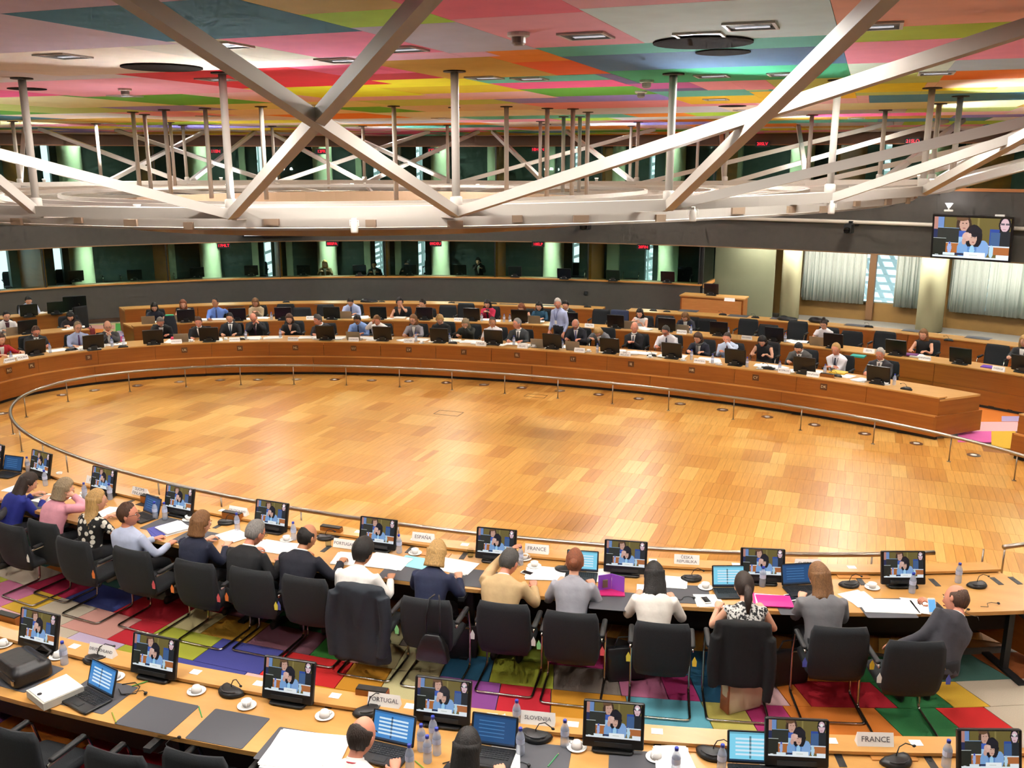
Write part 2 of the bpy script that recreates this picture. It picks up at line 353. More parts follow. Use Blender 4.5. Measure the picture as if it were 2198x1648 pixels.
# ---------------------------------------------------------------- ceiling with painted panels
b = MB(); b.add([EP(FACB, 2 * math.pi * i / 96, ZC + .03) for i in range(96)], [tuple(range(95, -1, -1))]); b.add([EP(FACB, 2 * math.pi * i / 96, ZC + .3) for i in range(96)], [tuple(range(96))])
ceiling = struct(b.build('ceiling', M('#b59a92', .9)))
occ = []
def cpanel(u0, u1, v0, v1, col):
    if u1 - u0 < .03 or v1 - v0 < .03: return
    m_ = MB(); g = .003
    m_.box(((u0 + u1) / 2, (v0 + v1) / 2, ZC + .015), (u1 - u0 - g, v1 - v0 - g, .03))
    c_ = lin(col); c_ = tuple(round(min(.93, a * k_), 4) for a, k_ in zip(c_, (1.4, 1.8, 2.1)))
    m_.build('ceiling_panel', M(c_, .9, var=.04, scale=5, bump=.05), ceiling)
CUT = []
def cp(l, r, col):
    a, c_ = (G(*l, ZC) if l[1] < 340 else l), (G(*r, ZC))
    CUT.append([min(a[0], c_[0]), max(a[0], c_[0]), min(a[1], c_[1]), max(a[1], c_[1]), col])
def cr(u0, u1, v0, v1, col): CUT.append([u0, u1, v0, v1, col])
# columns of the patchwork, u range then (v start, v end, colour)
for u0, u1, st in [
    (1.54, 3.02, [(-13, -10.0, '#a98484'), (-10.0, -8.70, '#2f5c68'), ]),
    (-1.2, 1.54, [(-13, -8.58, '#b3908e')]),
    (3.02, 3.71, [(-13, -9.40, '#b8924e'), (-9.40, -8.85, '#98ae30'), (-8.85, -7.42, '#a89799')]),
    (3.71, 4.50, [(-13, -8.95, '#d55c66'), (-8.95, -7.50, '#db8688')]),
    (4.50, 5.74, [(-13, -9.05, '#d08a88'), (-9.05, -7.50, '#bfc3c8')]),
    (3.71, 5.74, [(-7.50, -6.90, '#4c8a76'), (-6.90, -5.62, '#41586e'), (-5.62, -4.20, '#2c7a50')]),
    (5.74, 8.6, [(-13, -7.75, '#dc8664'), (-7.75, -7.05, '#95981f'), (-7.05, -5.55, '#cc6e74')]),
    (5.74, 6.55, [(-5.55, -4.55, '#a8a288'), (-4.55, -3.30, '#a8a658')]),
    (6.55, 7.60, [(-5.55, -4.55, '#918e8b')]), (7.60, 8.6, [(-5.55, -4.55, '#e0a01c')]),
    (6.45, 8.6, [(-4.55, -3.55, '#e4641a'), (-3.55, -2.4, '#eaa582')]),
    (8.6, 12.5, [(-13, -8.0, '#d98a70'), (-8, -6, '#e0a01c'), (-6, -3, '#cc6e74')]),
    (1.95, 3.02, [(-8.70, -7.50, '#df6a7c'), (-7.50, -7.10, '#dc959b')]),
    (3.02, 3.30, [(-7.42, -7.10, '#dc959b')]),
    (1.05, 1.95, [(-8.70, -7.45, '#c4aa90')]),
    (-1.2, 1.05, [(-8.58, -6.95, '#e8b096')]), (1.05, 1.95, [(-7.45, -6.95, '#dba696')]),
    (3.20, 3.86, [(-7.10, -6.62, '#e4701a'), (-6.62, -5.40, '#f04e10')]), (3.30, 3.71, [(-7.42, -7.10, '#e4701a')]),
    (2.10, 3.20, [(-7.10, -5.38, '#b07c2a')]), (1.30, 2.10, [(-7.1, -6.1, '#d5506a'), (-6.1, -5.5, '#a51c28')]),
    (-.55, 1.30, [(-6.95, -5.05, '#bf1a22')]), (-3.2, -.55, [(-8.58, -6.6, '#c2a498'), (-6.6, -4.6, '#db7f80')]),
    (2.25, 3.55, [(-5.38, -4.75, '#4f9078'), (-4.75, -3.9, '#d64a6c')]), (3.55, 3.86, [(-5.40, -4.75, '#5a4a68'), (-4.75, -4.2, '#5a4a68')]),
    (3.55, 4.20, [(-4.2, -3.4, '#a84a74'), (-3.4, -3.0, '#5a4a68')]), (2.25, 3.55, [(-3.9, -2.6, '#4f8428')]),
    (3.55, 4.6, [(-3.0, -2.0, '#4f8c76')]), (4.20, 4.95, [(-4.2, -2.9, '#d67c7c')]), (4.95, 5.74, [(-4.2, -2.6, '#ada550')]),
    (.9, 2.25, [(-5.5, -4.6, '#e8b61c'), (-4.6, -3.6, '#c9a01e')]), (-.55, .9, [(-5.05, -3.4, '#eebc1e')]), (.9, 2.25, [(-3.6, -2.4, '#e39a92')]),
    (4.6, 5.74, [(-2.6, -1.0, '#dc9c1e')]), (3.55, 4.6, [(-2.0, -.4, '#dc9c1e')]), (5.74, 7.2, [(-3.30, -2.0, '#e2b01e')]),
]:
    for v0, v1, col in st: CUT.append([u0, u1, v0, v1, col])
PALC = ['#e8b096', '#d77e82', '#b9a9a8', '#98ae30', '#e2b01e', '#4f9078', '#e4701a', '#c2a498', '#e39a92', '#3f6a7a', '#d64a6c', '#7d6aa0', '#e8b096', '#c8b07a', '#d0d0c8', '#b07c2a', '#e39a92', '#4f8428', '#a8a658']
def sub_rect(R, C):
    u0, u1, v0, v1 = R; a, b_, c_, d = C[:4]
    if a >= u1 - 1e-6 or b_ <= u0 + 1e-6 or c_ >= v1 - 1e-6 or d <= v0 + 1e-6: return [R]
    o = []
    if a > u0: o.append((u0, a, v0, v1))
    if b_ < u1: o.append((b_, u1, v0, v1))
    m0, m1 = max(u0, a), min(u1, b_)
    if c_ > v0: o.append((m0, m1, v0, c_))
    if d < v1: o.append((m0, m1, d, v1))
    return o
done = []
for C in CUT:
    R = [tuple(C[:4])]
    for D_ in done: R = [q for r in R for q in sub_rect(r, D_)]
    for r in R: cpanel(*r, C[4])
    done.append(C)
rng = random.Random(5); v0 = -13.2
while v0 < 17.5:
    dv = rng.uniform(1.0, 2.2); u0 = -22
    while u0 < 22:
        du = rng.uniform(.9, 3.2); R = [(u0, u0 + du, v0, v0 + dv)]
        if (max(abs(u0), abs(u0 + du)) / 22.4) ** 2 + (max(abs(v0), abs(v0 + dv)) / 17.9) ** 2 < 1:
            for D_ in CUT: R = [q for r in R for q in sub_rect(r, D_)]
            colr = rng.choice(PALC)
            for r in R: cpanel(*r, colr)
        u0 += du
    v0 += dv
# ceiling fixtures
fr = MB(); w_, h_ = .30, .30
for dx, dy, sx, sy in ((0, .14, .3, .02), (0, -.14, .3, .02), (.14, 0, .02, .26), (-.14, 0, .02, .26)): fr.box((dx, dy, -.006), (sx, sy, .012))
dl_frame = fr.mesh('frame', M('#cfcac2', .4)); 
dl_box = MB().box((0, 0, .001), (.26, .26, .004)).mesh('reflector', M('#15171b', .3))
dl_lens = MB().box((0, .07, -.003), (.2, .05, .004)).mesh('diffuser', M('#eaf2ff', .4, emit=.5))
def downlight(u, v, i, power, label):
    o = place([('frame', dl_frame, []), ('reflector', dl_box, []), ('diffuser', dl_lens, [])], 'downlight', (u, v, ZC - .001), 0, label, 'ceiling lamp', 'square recessed downlights')
    if power: lamp('AREA', (0, 0, -.02), power, WARM, .13, parent=o)
    return o
DL = [(135, 119), (480, 96), (730, 128), (862, 104), (1258, 75), (1503, 75), (1612, 54), (1880, 54), (1137, 168), (1040, 166), (1528, 162), (1685, 158), (2010, 156), (268, 205)]
LW = 120.
POSL = [G(*p, ZC) for p in DL]
for i, (u, v) in enumerate(POSL): downlight(u, v, i, LW * .35, 'square recessed ceiling downlight, %s of the near ones from the left' % ORD[sorted(range(len(DL)), key=lambda k: DL[k][0]).index(i)])
k = 0
RINGS = [((5.0, 2.4), 5), ((9.6, 6.2), 10), ((13.6, 9.6), 14), ((17.6, 13.2), 18)]
for (ab, n), rn in zip(RINGS, ('above the middle of the wood floor', 'in the ring above the inner desk', 'in the ring above the second desks', 'in the ring along the walls')):
    for i in range(n):
        p = EP(ab, 2 * math.pi * (i + .5) / n)
        if any((p.x - q[0]) ** 2 + (p.y - q[1]) ** 2 < 1.0 for q in POSL): continue
        POSL.append((p.x, p.y)); k += 1
        downlight(p.x, p.y, k, LW, 'square ceiling downlight %s, %s going round' % (rn, ORD[i]))
disc = [('rim', MB().lathe([(.33, 0), (.33, -.012), (.30, -.016)], 24).mesh('rim', M('#1a1512', .95, spec=.1)), []), ('grille', MB().lathe([(.30, -.004), (.29, -.013), (.001, -.013)], 24).mesh('grille', M('#14100e', .95, var=.2, scale=300, spec=.1)), [])]
for px, py, s_, nm in ((348, 143, 1, 'on the peach panel beside the white lattice'), (1509, 89, 1, 'on the green strip below the bright grey panel'), (1552, 111, .6, 'small one on the slate blue strip'), (58, 190, .6, 'small one on the yellow panel at the left'), (1572, 227, .6, 'on the amber panel behind the white lattice')):
    q = G(px, py, ZC); place(disc, 'ceiling_speaker', (q[0], q[1], ZC - .001), 0, 'round dark ceiling loudspeaker ' + nm, 'loudspeaker', X=Matrix.Scale(s_, 4))
smk = [('base', MB().lathe([(.07, 0), (.07, -.02), (.06, -.025)], 16).mesh('base', WHITE), []), ('sensor', MB().lathe([(.045, -.025), (.045, -.06), (.03, -.075), (.001, -.078)], 14).mesh('sensor', M('#8a8078', .5)), [])]
for i, (px, py, nm) in enumerate([(268, 190, 'on the pink panel at the left'), (1113, 70, 'on the salmon panel'), (1376, 195, 'beside the green panel'), (1388, 172, 'on the green panel')]):
    q = G(px, py, ZC); place(smk, 'smoke_detector', (q[0], q[1], ZC - .001), 0, 'small white smoke detector ' + nm, 'smoke detector')
# ---------------------------------------------------------------- walls
PI2 = 2 * math.pi
def ring(name, A, B, z0, z1, t0, t1, mat, n=60, parent=None):
    return MB().arc(A, B, z0, z1, t0, t1, n).build(name, mat, parent)
TB = ET(WL(1501, 616, *WALL), WALL)                  # where the lower booths end
TL = rad(196)
struct(ring('wall_lower', WALL, WALLB, -.02, 1.13, TB, TL, GREY))
struct(ring('wall_near', WALL, WALLB, -.02, ZC + .05, rad(200), rad(355), GREY, 80))
struct(ring('wall_header', WALL, WALLB, 2.36, 4.12, rad(-5), rad(200), GREY, 90))
struct(ring('wall_soffit', off(WALL, -.02), off(WALL, .5), 5.36, ZC + .05, rad(-5), rad(200), M('#5a4334', .7), 90))
struct(ring('trim_1', off(WALL, -.03), off(WALLB, .02), 1.13, 1.175, TB - .003, TL, W_EDGE))
struct(ring('trim_2', off(WALL, -.02), off(WALLB, .02), 2.335, 2.365, rad(-5), rad(200), M('#8a6a48', .5), 90))
struct(ring('trim_3', off(WALL, -.03), off(WALLB, .02), 4.12, 4.20, rad(-5), rad(200), M('#a8662c', .45), 90))
struct(ring('trim_4', off(WALL, -.025), off(WALL, .05), 5.335, 5.365, rad(-5), rad(200), M('#8a5a34', .5), 90))
struct(ring('baseboard_far', off(WALL, -.015), WALL, -.01, .10, TB, TL, M('#4a3322', .5)))
# rail pipe along the header
pth = [EP(off(WALL, -.07), rad(-2 + 202 * i / 100), 3.22) for i in range(101)]
tag(MB().tube(pth, .055, 10).build('wall_pipe', M('#cfc4b4', .5), None, True), 'long white pipe running along the grey upper wall', 'pipe')
# outer facade: dark panels with window slits, columns in front
TEAL = M('#3a4a45', .6, var=.08, scale=3); COLM = M('#c3cdae', .7); PIL = M('#a9b59a', .75)
def tpx(px, py, e): return ET(WL(px, py, *e), e)
def facade(name, z0, z1, gaps, gz, t_lo, t_hi, mat):
    o = MB(); cur = t_lo
    for a, c_ in sorted(gaps):
        o.arc(FAC, FACB, z0, z1, cur, a, max(2, int((a - cur) / .05)))
        o.arc(FAC, FACB, z0, gz[0], a, c_, 2); o.arc(FAC, FACB, gz[1], z1, a, c_, 2); cur = c_
    o.arc(FAC, FACB, z0, z1, cur, t_hi, max(2, int((t_hi - cur) / .05)))
    return struct(o.build(name, mat))
def gaps(px, y): return [(tpx(x1, y, FAC), tpx(x0, y, FAC)) for x0, x1 in px]
LOWG = gaps([(-12, 20), (116, 135), (568, 584), (806, 823), (898, 913), (1228, 1243), (1384, 1401)], 560)
RW = gaps([(1722, 1868), (1874, 1992), (2040, 2240)], 600)
facade('wall_facade_lower', -.02, 2.95, LOWG, (.6, 2.7), tpx(1660, 600, FAC), rad(205), TEAL)
facade('wall_facade_window', -.02, 2.95, RW, (.55, 2.75), rad(-10), tpx(1660, 600, FAC), M('#7a5a2a', .6, var=.06, scale=3))
UPG = gaps([(90, 108), (552, 563), (801, 815), (893, 907), (1233, 1246), (1394, 1406), (1893, 1912)], 350)
facade('wall_facade_upper', 2.95, ZC + .05, UPG, (3.6, 5.5), rad(-10), rad(205), TEAL)
struct(ring('wall_facade_near', FAC, FACB, -.02, ZC + .05, rad(205), rad(350), TEAL, 60))
struct(ring('floor_upper', WALLB, FAC, 2.40, 2.50, TB, TL, M('#2c2a28', .8)))
struct(ring('floor_gallery', WALLB, FAC, 2.95, 3.05, rad(-8), rad(200), M('#33302c', .8), 90))
def columns(pxs, y, z0, z1, nm, label):
    for i, (px, r) in enumerate(pxs):
        p = WL(px, y, *COLE)
        o = MB().lathe([(r + .02, z0), (r + .02, z0 + .05), (r, z0 + .06), (r, z1 - .06), (r + .015, z1 - .05), (r + .015, z1)], 28).build('column', COLM, None, True)
        o.location = (p.x, p.y, 0); o['kind'] = 'structure'; o['label'] = label % ORD[i]
columns([(175, .36), (452, .34), (703, .34), (946, .33), (1188, .36), (1434, .34)], 560, .42, 2.40, 'column', 'pale green round column in the lower booths, %s from the left')
columns([(150, .36), (425, .33), (692, .33), (945, .33), (1066, .32), (1322, .32), (1450, .33), (1722, .36), (2010, .36)], 350, 3.05, ZC, 'column', 'pale green round column in the upper booths, %s from the left')
for i, (px, r) in enumerate([(1697, .30), (2002, .37)]):
    p = WL(px, 620, *COLE)
    o = MB().lathe([(r, 0), (r, 2.93), (r - .01, 2.95)], 32).build('column', M('#cfc9a2', .75), None, True)
    o.location = (p.x, p.y, 0); o['kind'] = 'structure'; o['label'] = 'thick cream column %s the curtained windows' % ('at the start of' if i == 0 else 'between')
pil = MB()
for px, y, z0, z1 in [(370, 560, .5, 2.4), (549, 560, .5, 2.4), (622, 560, .5, 2.4), (789, 560, .5, 2.4), (855, 560, .5, 2.4), (1077, 560, .5, 2.4), (1316, 560, .5, 2.4), (1462, 350, 3.05, 5.6), (1580, 350, 3.05, 5.6), (1185, 350, 3.05, 5.6), (520, 350, 3.05, 5.6), (770, 350, 3.05, 5.6), (2080, 350, 3.05, 5.6)]:
    p = WL(px, y, *off(FAC, -.1)); o = MB().box((0, 0, (z0 + z1) / 2), (.42 if px in (1316, 1580) else .22, .18, z1 - z0)).build('wall_pier', PIL)
    o.location = (p.x, p.y, 0); o.rotation_euler.z = yaw_in(p, FAC); o['kind'] = 'structure'
# grey-green return wall beside the last booth
p0, p1 = WL(1534, 600, *off(COLE, -.3)), WL(1662, 600, *off(COLE, -.3))
o = MB().box((0, 0, 1.47), ((p1 - p0).length, .12, 2.96)).build('wall_return', M('#77785f', .8, var=.04, scale=2)); o.location = ((p0.x + p1.x) / 2, (p0.y + p1.y) / 2, 0); o.rotation_euler.z = math.atan2(p1.y - p0.y, p1.x - p0.x); struct(o)
# lower booths: partitions, desks, windows
MUL = [-170, 93, 358, 600, 827, 1062, 1262, 1501]
GL = glass_mat('#d8e8e0')
tm = [tpx(x, 560, WALL) for x in MUL]
for i in range(len(MUL) - 1):
    t1, t0 = tm[i], tm[i + 1]
    w = struct(MB().arc(off(WALL, .05), off(WALL, .062), 1.175, 2.335, t0 + .0006, t1 - .0006, 10).build('window_%d' % (i + 1), GL))
    p = EP(off(WALL, .04), t0, 0); q = MB().box((p.x, p.y, 1.755), (.035, .05, 1.16), yaw_in(p, WALL)).build('mullion', BLACK, w)
for i, t in enumerate(tm[1:]):
    a, c_ = EP(off(WALL, .16), t - .002), EP(FAC, t - .002); d = c_ - a
    o = MB().box((0, 0, 1.45), (d.length, .10, 1.9)).build('wall_partition', W_PAN if i < 6 else glass_mat('#b7c9c0'))
    o.location = ((a.x + c_.x) / 2, (a.y + c_.y) / 2, 0); o.rotation_euler.z = math.atan2(d.y, d.x); struct(o)
    if i == 6:
        for f_, nm in ((.0, 1), (1., 2)):
            r = MB().box((d.length * (f_ - .5), 0, 1.45), (.08, .14, 1.9)).build('corner_post', BLACK if f_ == 0 else W_PAN, o)
        MB().box((0, -.06, 1.10), (d.length, .08, .10)).build('rail', W_EDGE, o); MB().box((0, 0, .55), (d.length, .12, 1.1)).build('lower_panel', GREY, o)
struct(ring('floor_booth', WALLB, FAC, .30, .42, TB, TL, M('#2c2a28', .9)))
struct(ring('trim_5', off(WALLB, .0), off(WALLB, .55), 1.10, 1.14, TB, TL, M('#6a4c2c', .5)))
for i in range(len(MUL) - 1):
    tmid = (tm[i] + tm[i + 1]) / 2; p = EP(off(WALL, 1.15), tmid, 2.33)
    lamp('AREA', p, 66, (.9, 1., .88), .4)
# upper booth windows
MU = [-150, 60, 330, 596, 850, 1064, 1290, 1534, 1790, 2080, 2420]
tu = [tpx(x, 350, WALL) for x in MU]
for i in range(len(MU) - 1):
    t1, t0 = tu[i], tu[i + 1]
    w = struct(MB().arc(off(WALL, .05), off(WALL, .062), 4.2, 5.335, t0 + .0006, t1 - .0006, 10).build('window_%d' % (i + 11), GL))
    p = EP(off(WALL, .04), t0, 0); MB().box((p.x, p.y, 4.77), (.035, .05, 1.14), yaw_in(p, WALL)).build('mullion', BLACK, w)
    a, c_ = EP(off(WALL, .3), t0 - .002), EP(FAC, t0 - .002); d = c_ - a
    o = MB().box((0, 0, 4.3), (d.length, .08, 2.5)).build('wall_partition', W_PAN); o.location = ((a.x + c_.x) / 2, (a.y + c_.y) / 2, 0); o.rotation_euler.z = math.atan2(d.y, d.x); struct(o)
    p = EP(off(WALL, 1.3), (t0 + t1) / 2, 5.62); lamp('AREA', p, 66, (.9, 1., .88), .4)
struct(ring('trim_6', off(WALLB, 0), off(WALLB, .5), 4.08, 4.12, rad(-5), rad(200), M('#6a4c2c', .5), 90))
# curtains and the lattice outside the tall windows
CURT = bpy.data.materials.new('curtain_cloth'); CURT.use_nodes = True; nt = CURT.node_tree; pb = nt.nodes['Principled BSDF']; pb.inputs['Base Color'].default_value = lin('#f6f2e6'); pb.inputs['Roughness'].default_value = .9
tr = nt.nodes.new('ShaderNodeBsdfTranslucent'); tr.inputs[0].default_value = lin('#dfe6dc'); mx = nt.nodes.new('ShaderNodeMixShader'); mx.inputs[0].default_value = .5
nt.links.new(pb.outputs[0], mx.inputs[1]); nt.links.new(tr.outputs[0], mx.inputs[2]); nt.links.new(mx.outputs[0], nt.nodes['Material Output'].inputs[0])
for x0, x1, lb, ya in [(1724, 1790, 'sheer white curtain right of the first cream column', 600), (1790, 1858, 'sheer white curtain drawn beside the bare window', 600), (1922, 1990, 'cream curtain hanging against the second cream column', 610), (2042, 2120, 'cream curtain under the left half of the big wall screen', 620), (2120, 2260, 'long cream curtain at the right end of the window wall', 620)]:
    e = off(FAC, -.16); ta, tb = tpx(x0, ya, e), tpx(x1, ya, e); n = 90; m_ = MB(); top, bot = [], []
    for i in range(n + 1):
        t = ta + (tb - ta) * i / n; w = .020 * math.sin(i * .62 + x0) + .014 * math.sin(i * .97 + 2 * x0) + .010 * math.sin(i * .23 + x0) + .006 * math.sin(i * 1.9); p = EP(off(e, w), t); top.append((p.x, p.y, 2.93)); p = EP(off(e, w * 1.25), t); bot.append((p.x, p.y, .50))
    mid = [((a[0] + c_[0]) / 2, (a[1] + c_[1]) / 2, 1.7) for a, c_ in zip(top, bot)]
    m_.loft([bot, mid, top], 0, caps=False, closed=False)
    o = m_.build('curtain', CURT, None, True); sd = o.modifiers.new('thickness', 'SOLIDIFY'); sd.thickness = .004
    tag(o, lb, 'curtain', 'curtains of the tall windows')
for i_ in range(7):
    p = EP((20.7, 16.2), tpx(1600 + i_ * 95, 600, WALL), 2.92); lamp('AREA', p, 80, (1., .98, .88), .25)
t0 = tpx(1871, 600, off(FAC, -.1)); p = EP(off(FAC, -.05), t0)
o = MB().box((0, 0, 1.48), (.2, .14, 2.95)).build('window_post', M('#6b4a2c', .55)); o.location = (p.x, p.y, 0); o.rotation_euler.z = yaw_in(p, FAC); struct(o)
w = struct(MB().arc(off(FAC, .12), off(FAC, .135), .55, 2.75, tpx(2240, 600, FAC), tpx(1722, 600, FAC), 12).build('window_30', glass_mat('#e6f2f2')))
lat = MB(); LATM = M('#dfe6e6', .7)
cx_, cy_ = EP(off(FAC, 3.6), tpx(1905, 600, FAC))[:2]; yl = yaw_in((cx_, cy_), FAC)
for i in range(-26, 27): lat.box((i * .42, 0, 0), (.13, .1, 9), X=Matrix.Translation((0, 0, 2.6)) @ Matrix.Rotation(rad(28), 4, 'Y'))
for j in range(22): lat.box((0, .02, .2 + j * .27), (22, .1, .09))
o = lat.build('lattice_facade', LATM); o.location = (cx_, cy_, 0); o.rotation_euler.z = yl; tag(o, 'white lattice screen of the outer building seen through the bare window', 'lattice'); o['kind'] = 'structure'
for px in (575, 815, 905, 1236, 1392):
    p = EP(off(FAC, 2.2), tpx(px, 560, FAC)); l = MB()
    for j in range(16): l.box((0, 0, -.2 + j * .4), (3.4, .06, .10), X=Matrix.Rotation(.35, 4, 'Y'))
    for j in range(-4, 5): l.box((j * .4, 0, 2.6), (.06, .05, 6.6))
    o = l.build('lattice_facade', LATM); o.location = (p.x, p.y, 0); o.rotation_euler.z = yaw_in(p, FAC); tag(o, 'white lattice screen outside the slit window %s' % {575: 'right of the second booth column', 815: 'in the middle booths', 905: 'close to the booth with the dark panel', 1236: 'in the last but one booth', 1392: 'in the last booth'}[px], 'lattice'); o['kind'] = 'structure'
# ---------------------------------------------------------------- desks
def tt(px, py, e, z=.77): return ET(G(px, py, z), e)
def panels(root, name, e_in, e_out, z0, z1, seams, mat):
    for a, c_ in zip(seams[:-1], seams[1:]):
        if abs(c_ - a) < 1e-4: continue
        MB().arc(e_in, e_out, z0, z1, a + .0004, c_ - .0004, max(2, int(abs(c_ - a) / .03))).build(name, mat, root)
def even(t0, t1, e, step):
    o = [t0]; t = t0
    while True:
        p = EP(e, t); s_ = math.hypot(e[0] * math.sin(t), e[1] * math.cos(t)); t += step / s_
        if t > t1 - .3 * step / s_: break
        o.append(t)
    return o + [t1]
def desk(label, F_, B_, t0, t1, seams, stepped, nm='conference_desk'):
    r = empty(nm, (0, 0, 0)); tag(r, label, 'desk')
    n = max(12, int((t1 - t0) / .025))
    MB().arc(off(F_, .02), B_, .712, .75, t0, t1, n).build('worktop', W_TOP, r)
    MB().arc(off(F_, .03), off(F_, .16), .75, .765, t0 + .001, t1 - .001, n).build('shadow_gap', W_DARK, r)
    MB().arc(off(F_, -.012), off(F_, .19), .765, .79, t0, t1, n).build('ledge', W_TOP, r)
    if stepped:
        panels(r, 'upper_panel', F_, off(F_, .025), .45, .765, seams, W_PAN)
        MB().arc(off(F_, -.06), off(F_, .03), .428, .452, t0, t1, n).build('step_cap', W_EDGE, r)
        panels(r, 'lower_panel', off(F_, -.055), off(F_, -.03), .07, .428, even(t0, t1, F_, 2.7), W_PAN)
        for te, s_ in ((t0, 1), (t1, -1)):
            MB().arc(F_, B_, .45, .712, te, te + s_ * .012, 1).build('end_panel', W_PAN, r); MB().arc(off(F_, -.055), off(B_, .04), .07, .45, te - s_ * .004, te + s_ * .014, 1).build('end_panel', W_PAN, r)
    else:
        panels(r, 'upper_panel', F_, off(F_, .025), .37, .765, seams, W_PAN); panels(r, 'lower_panel', F_, off(F_, .025), .06, .366, seams, W_PAN)
        for te, s_ in ((t0, 1), (t1, -1)): MB().arc(F_, B_, .06, .712, te, te + s_ * .003, 1).build('end_panel', W_PAN, r)
    MB().arc(off(F_, .0), off(F_, .05), .0, .07, t0, t1, n).build('plinth', KICK, r)
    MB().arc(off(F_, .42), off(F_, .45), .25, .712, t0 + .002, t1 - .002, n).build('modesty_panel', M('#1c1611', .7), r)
    for k_, t in enumerate(even(t0 + .05, t1 - .05, B_, 2.6)):
        p = EP(off(B_, -.22), t); l = MB(); l.box((0, 0, .36), (.06, .06, .70)); l.box((0, 0, .015), (.08, .6, .03)); l.box((0, 0, .69), (.06, .7, .04)); o = l.build('leg', BLACKM, r); o.location = (p.x, p.y, 0); o.rotation_euler.z = yaw_in(p, B_)
    return r
sx = [(2039, 855), (1868, 829), (1709, 808), (1567, 793), (1430, 778), (1302, 764.6), (1177, 751), (1055, 745), (935, 740.5), (815, 736), (694, 734.6), (574, 733.6), (447, 735.5), (329, 742), (206, 752), (78, 769)]
seam1 = [rad(45)] + [tt(x, y, D1F) for x, y in sx[1:]]
seam1 = sorted(seam1); seam1 = seam1 + even(seam1[-1], rad(315), D1F, 1.36)[1:]
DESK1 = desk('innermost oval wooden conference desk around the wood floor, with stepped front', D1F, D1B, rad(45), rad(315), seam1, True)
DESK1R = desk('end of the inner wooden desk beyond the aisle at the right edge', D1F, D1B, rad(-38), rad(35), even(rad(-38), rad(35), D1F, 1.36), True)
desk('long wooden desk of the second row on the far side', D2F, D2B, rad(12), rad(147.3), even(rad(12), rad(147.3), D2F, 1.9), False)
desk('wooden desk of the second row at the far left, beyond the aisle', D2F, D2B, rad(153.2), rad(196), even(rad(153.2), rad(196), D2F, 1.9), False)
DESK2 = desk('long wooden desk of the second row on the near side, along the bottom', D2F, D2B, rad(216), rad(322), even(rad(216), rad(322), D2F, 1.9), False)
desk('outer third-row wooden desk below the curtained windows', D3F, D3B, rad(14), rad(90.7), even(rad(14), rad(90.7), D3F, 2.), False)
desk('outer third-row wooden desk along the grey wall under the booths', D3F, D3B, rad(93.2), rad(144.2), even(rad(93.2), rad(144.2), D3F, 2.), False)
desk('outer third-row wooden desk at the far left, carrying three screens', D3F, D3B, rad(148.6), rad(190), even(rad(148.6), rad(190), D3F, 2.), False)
# lectern beside the last booth
p = WL(1553, 655, *off(WALL, -.6)); l = empty('lectern', (p.x, p.y, 0), yaw_in(p, WALL)); tag(l, 'wooden lectern desk beside the last booth with a black monitor on it', 'lectern')
MB().box((.3, 0, .45), (1.9, .6, .9)).build('body', W_PAN, l); MB().box((.3, 0, .92), (1.96, .66, .04)).build('top', W_TOP, l); MB().box((.3, .32, .5), (1.8, .02, .7)).build('front_panel', W_EDGE, l)
# country code plates on the far desk front
CODES = [('RO', 10, 792), ('PL', 53, 781), ('SI', 178, 763), ('UK', 390, 748), ('SK', 510, 744), ('NL', 631, 743), ('LU', 755, 743), ('LV', 875, 746), ('IT', 995, 750), ('EL', 1113, 756), ('LT', 1236, 765), ('IE', 1364, 776), ('HR', 1500, 789), ('CY', 1637, 806), ('DK', 1788, 826)]
plate = MB().box((0, 0, 0), (.13, .008, .12)).mesh('plate', M('#5a3518', .5)); CREAM = M('#d8c9a8', .5)
for cd, px, py in CODES:
    t = tt(px, py, D1F, .66); p = EP(off(D1F, -.006), t, .64); yw = yaw_in(p, D1F)
    o = ob('code_plate', plate, DESK1, p, yw)
    ob('lettering', text_mesh(cd, .075, CREAM), o, mat=Matrix.Translation((0, .0055, 0)) @ Matrix.Rotation(math.pi, 4, 'Z') @ Matrix.Rotation(math.pi / 2, 4, 'X'))
# ---------------------------------------------------------------- guard rail round the wood floor
gr = empty('guard_rail', (0, 0, 0)); tag(gr, 'low oval steel guard rail standing on the wood floor', 'rail')
ta = ET(G(2003, 1185, .44), RAIL); tb = ET(G(2155, 1174, .44), RAIL)
n = 150; pth = [EP(RAIL, tb + (ta + PI2 - tb) * i / n, .44) for i in range(n + 1)]
MB().tube(pth, .03, 8).build('rail_tube', STEEL, gr, True)
postm = MB().tube([(0, 0, .012), (0, 0, .44)], .011, 8).lathe([(.035, 0), (.035, .008), (.02, .014)], 12).mesh('post', STEEL, True)
pp = [(64, 896), (50, 933), (143, 862), (281, 841), (405, 832), (523, 828), (638, 828), (749, 830), (860, 833), (971, 839), (1083, 846), (1197, 855), (1314, 867), (1435, 881), (1561, 902), (1698, 925), (1840, 954), (1985, 990), (2140, 1030), (70, 970), (124, 1004), (197, 1026), (293, 1055), (413, 1082), (548, 1107), (706, 1132), (884, 1157), (1080, 1178), (1285, 1195), (1504, 1209), (1728, 1218), (1960, 1216)]
for x, y in pp:
    t = ET(G(x, y, 0), RAIL); ob('post', postm, gr, EP(RAIL, t, 0))
ob('post', postm, gr, EP(RAIL, tb + .003, 0))
for d in (10, 20): ob('post', postm, gr, EP(RAIL, tb + rad(d), 0))
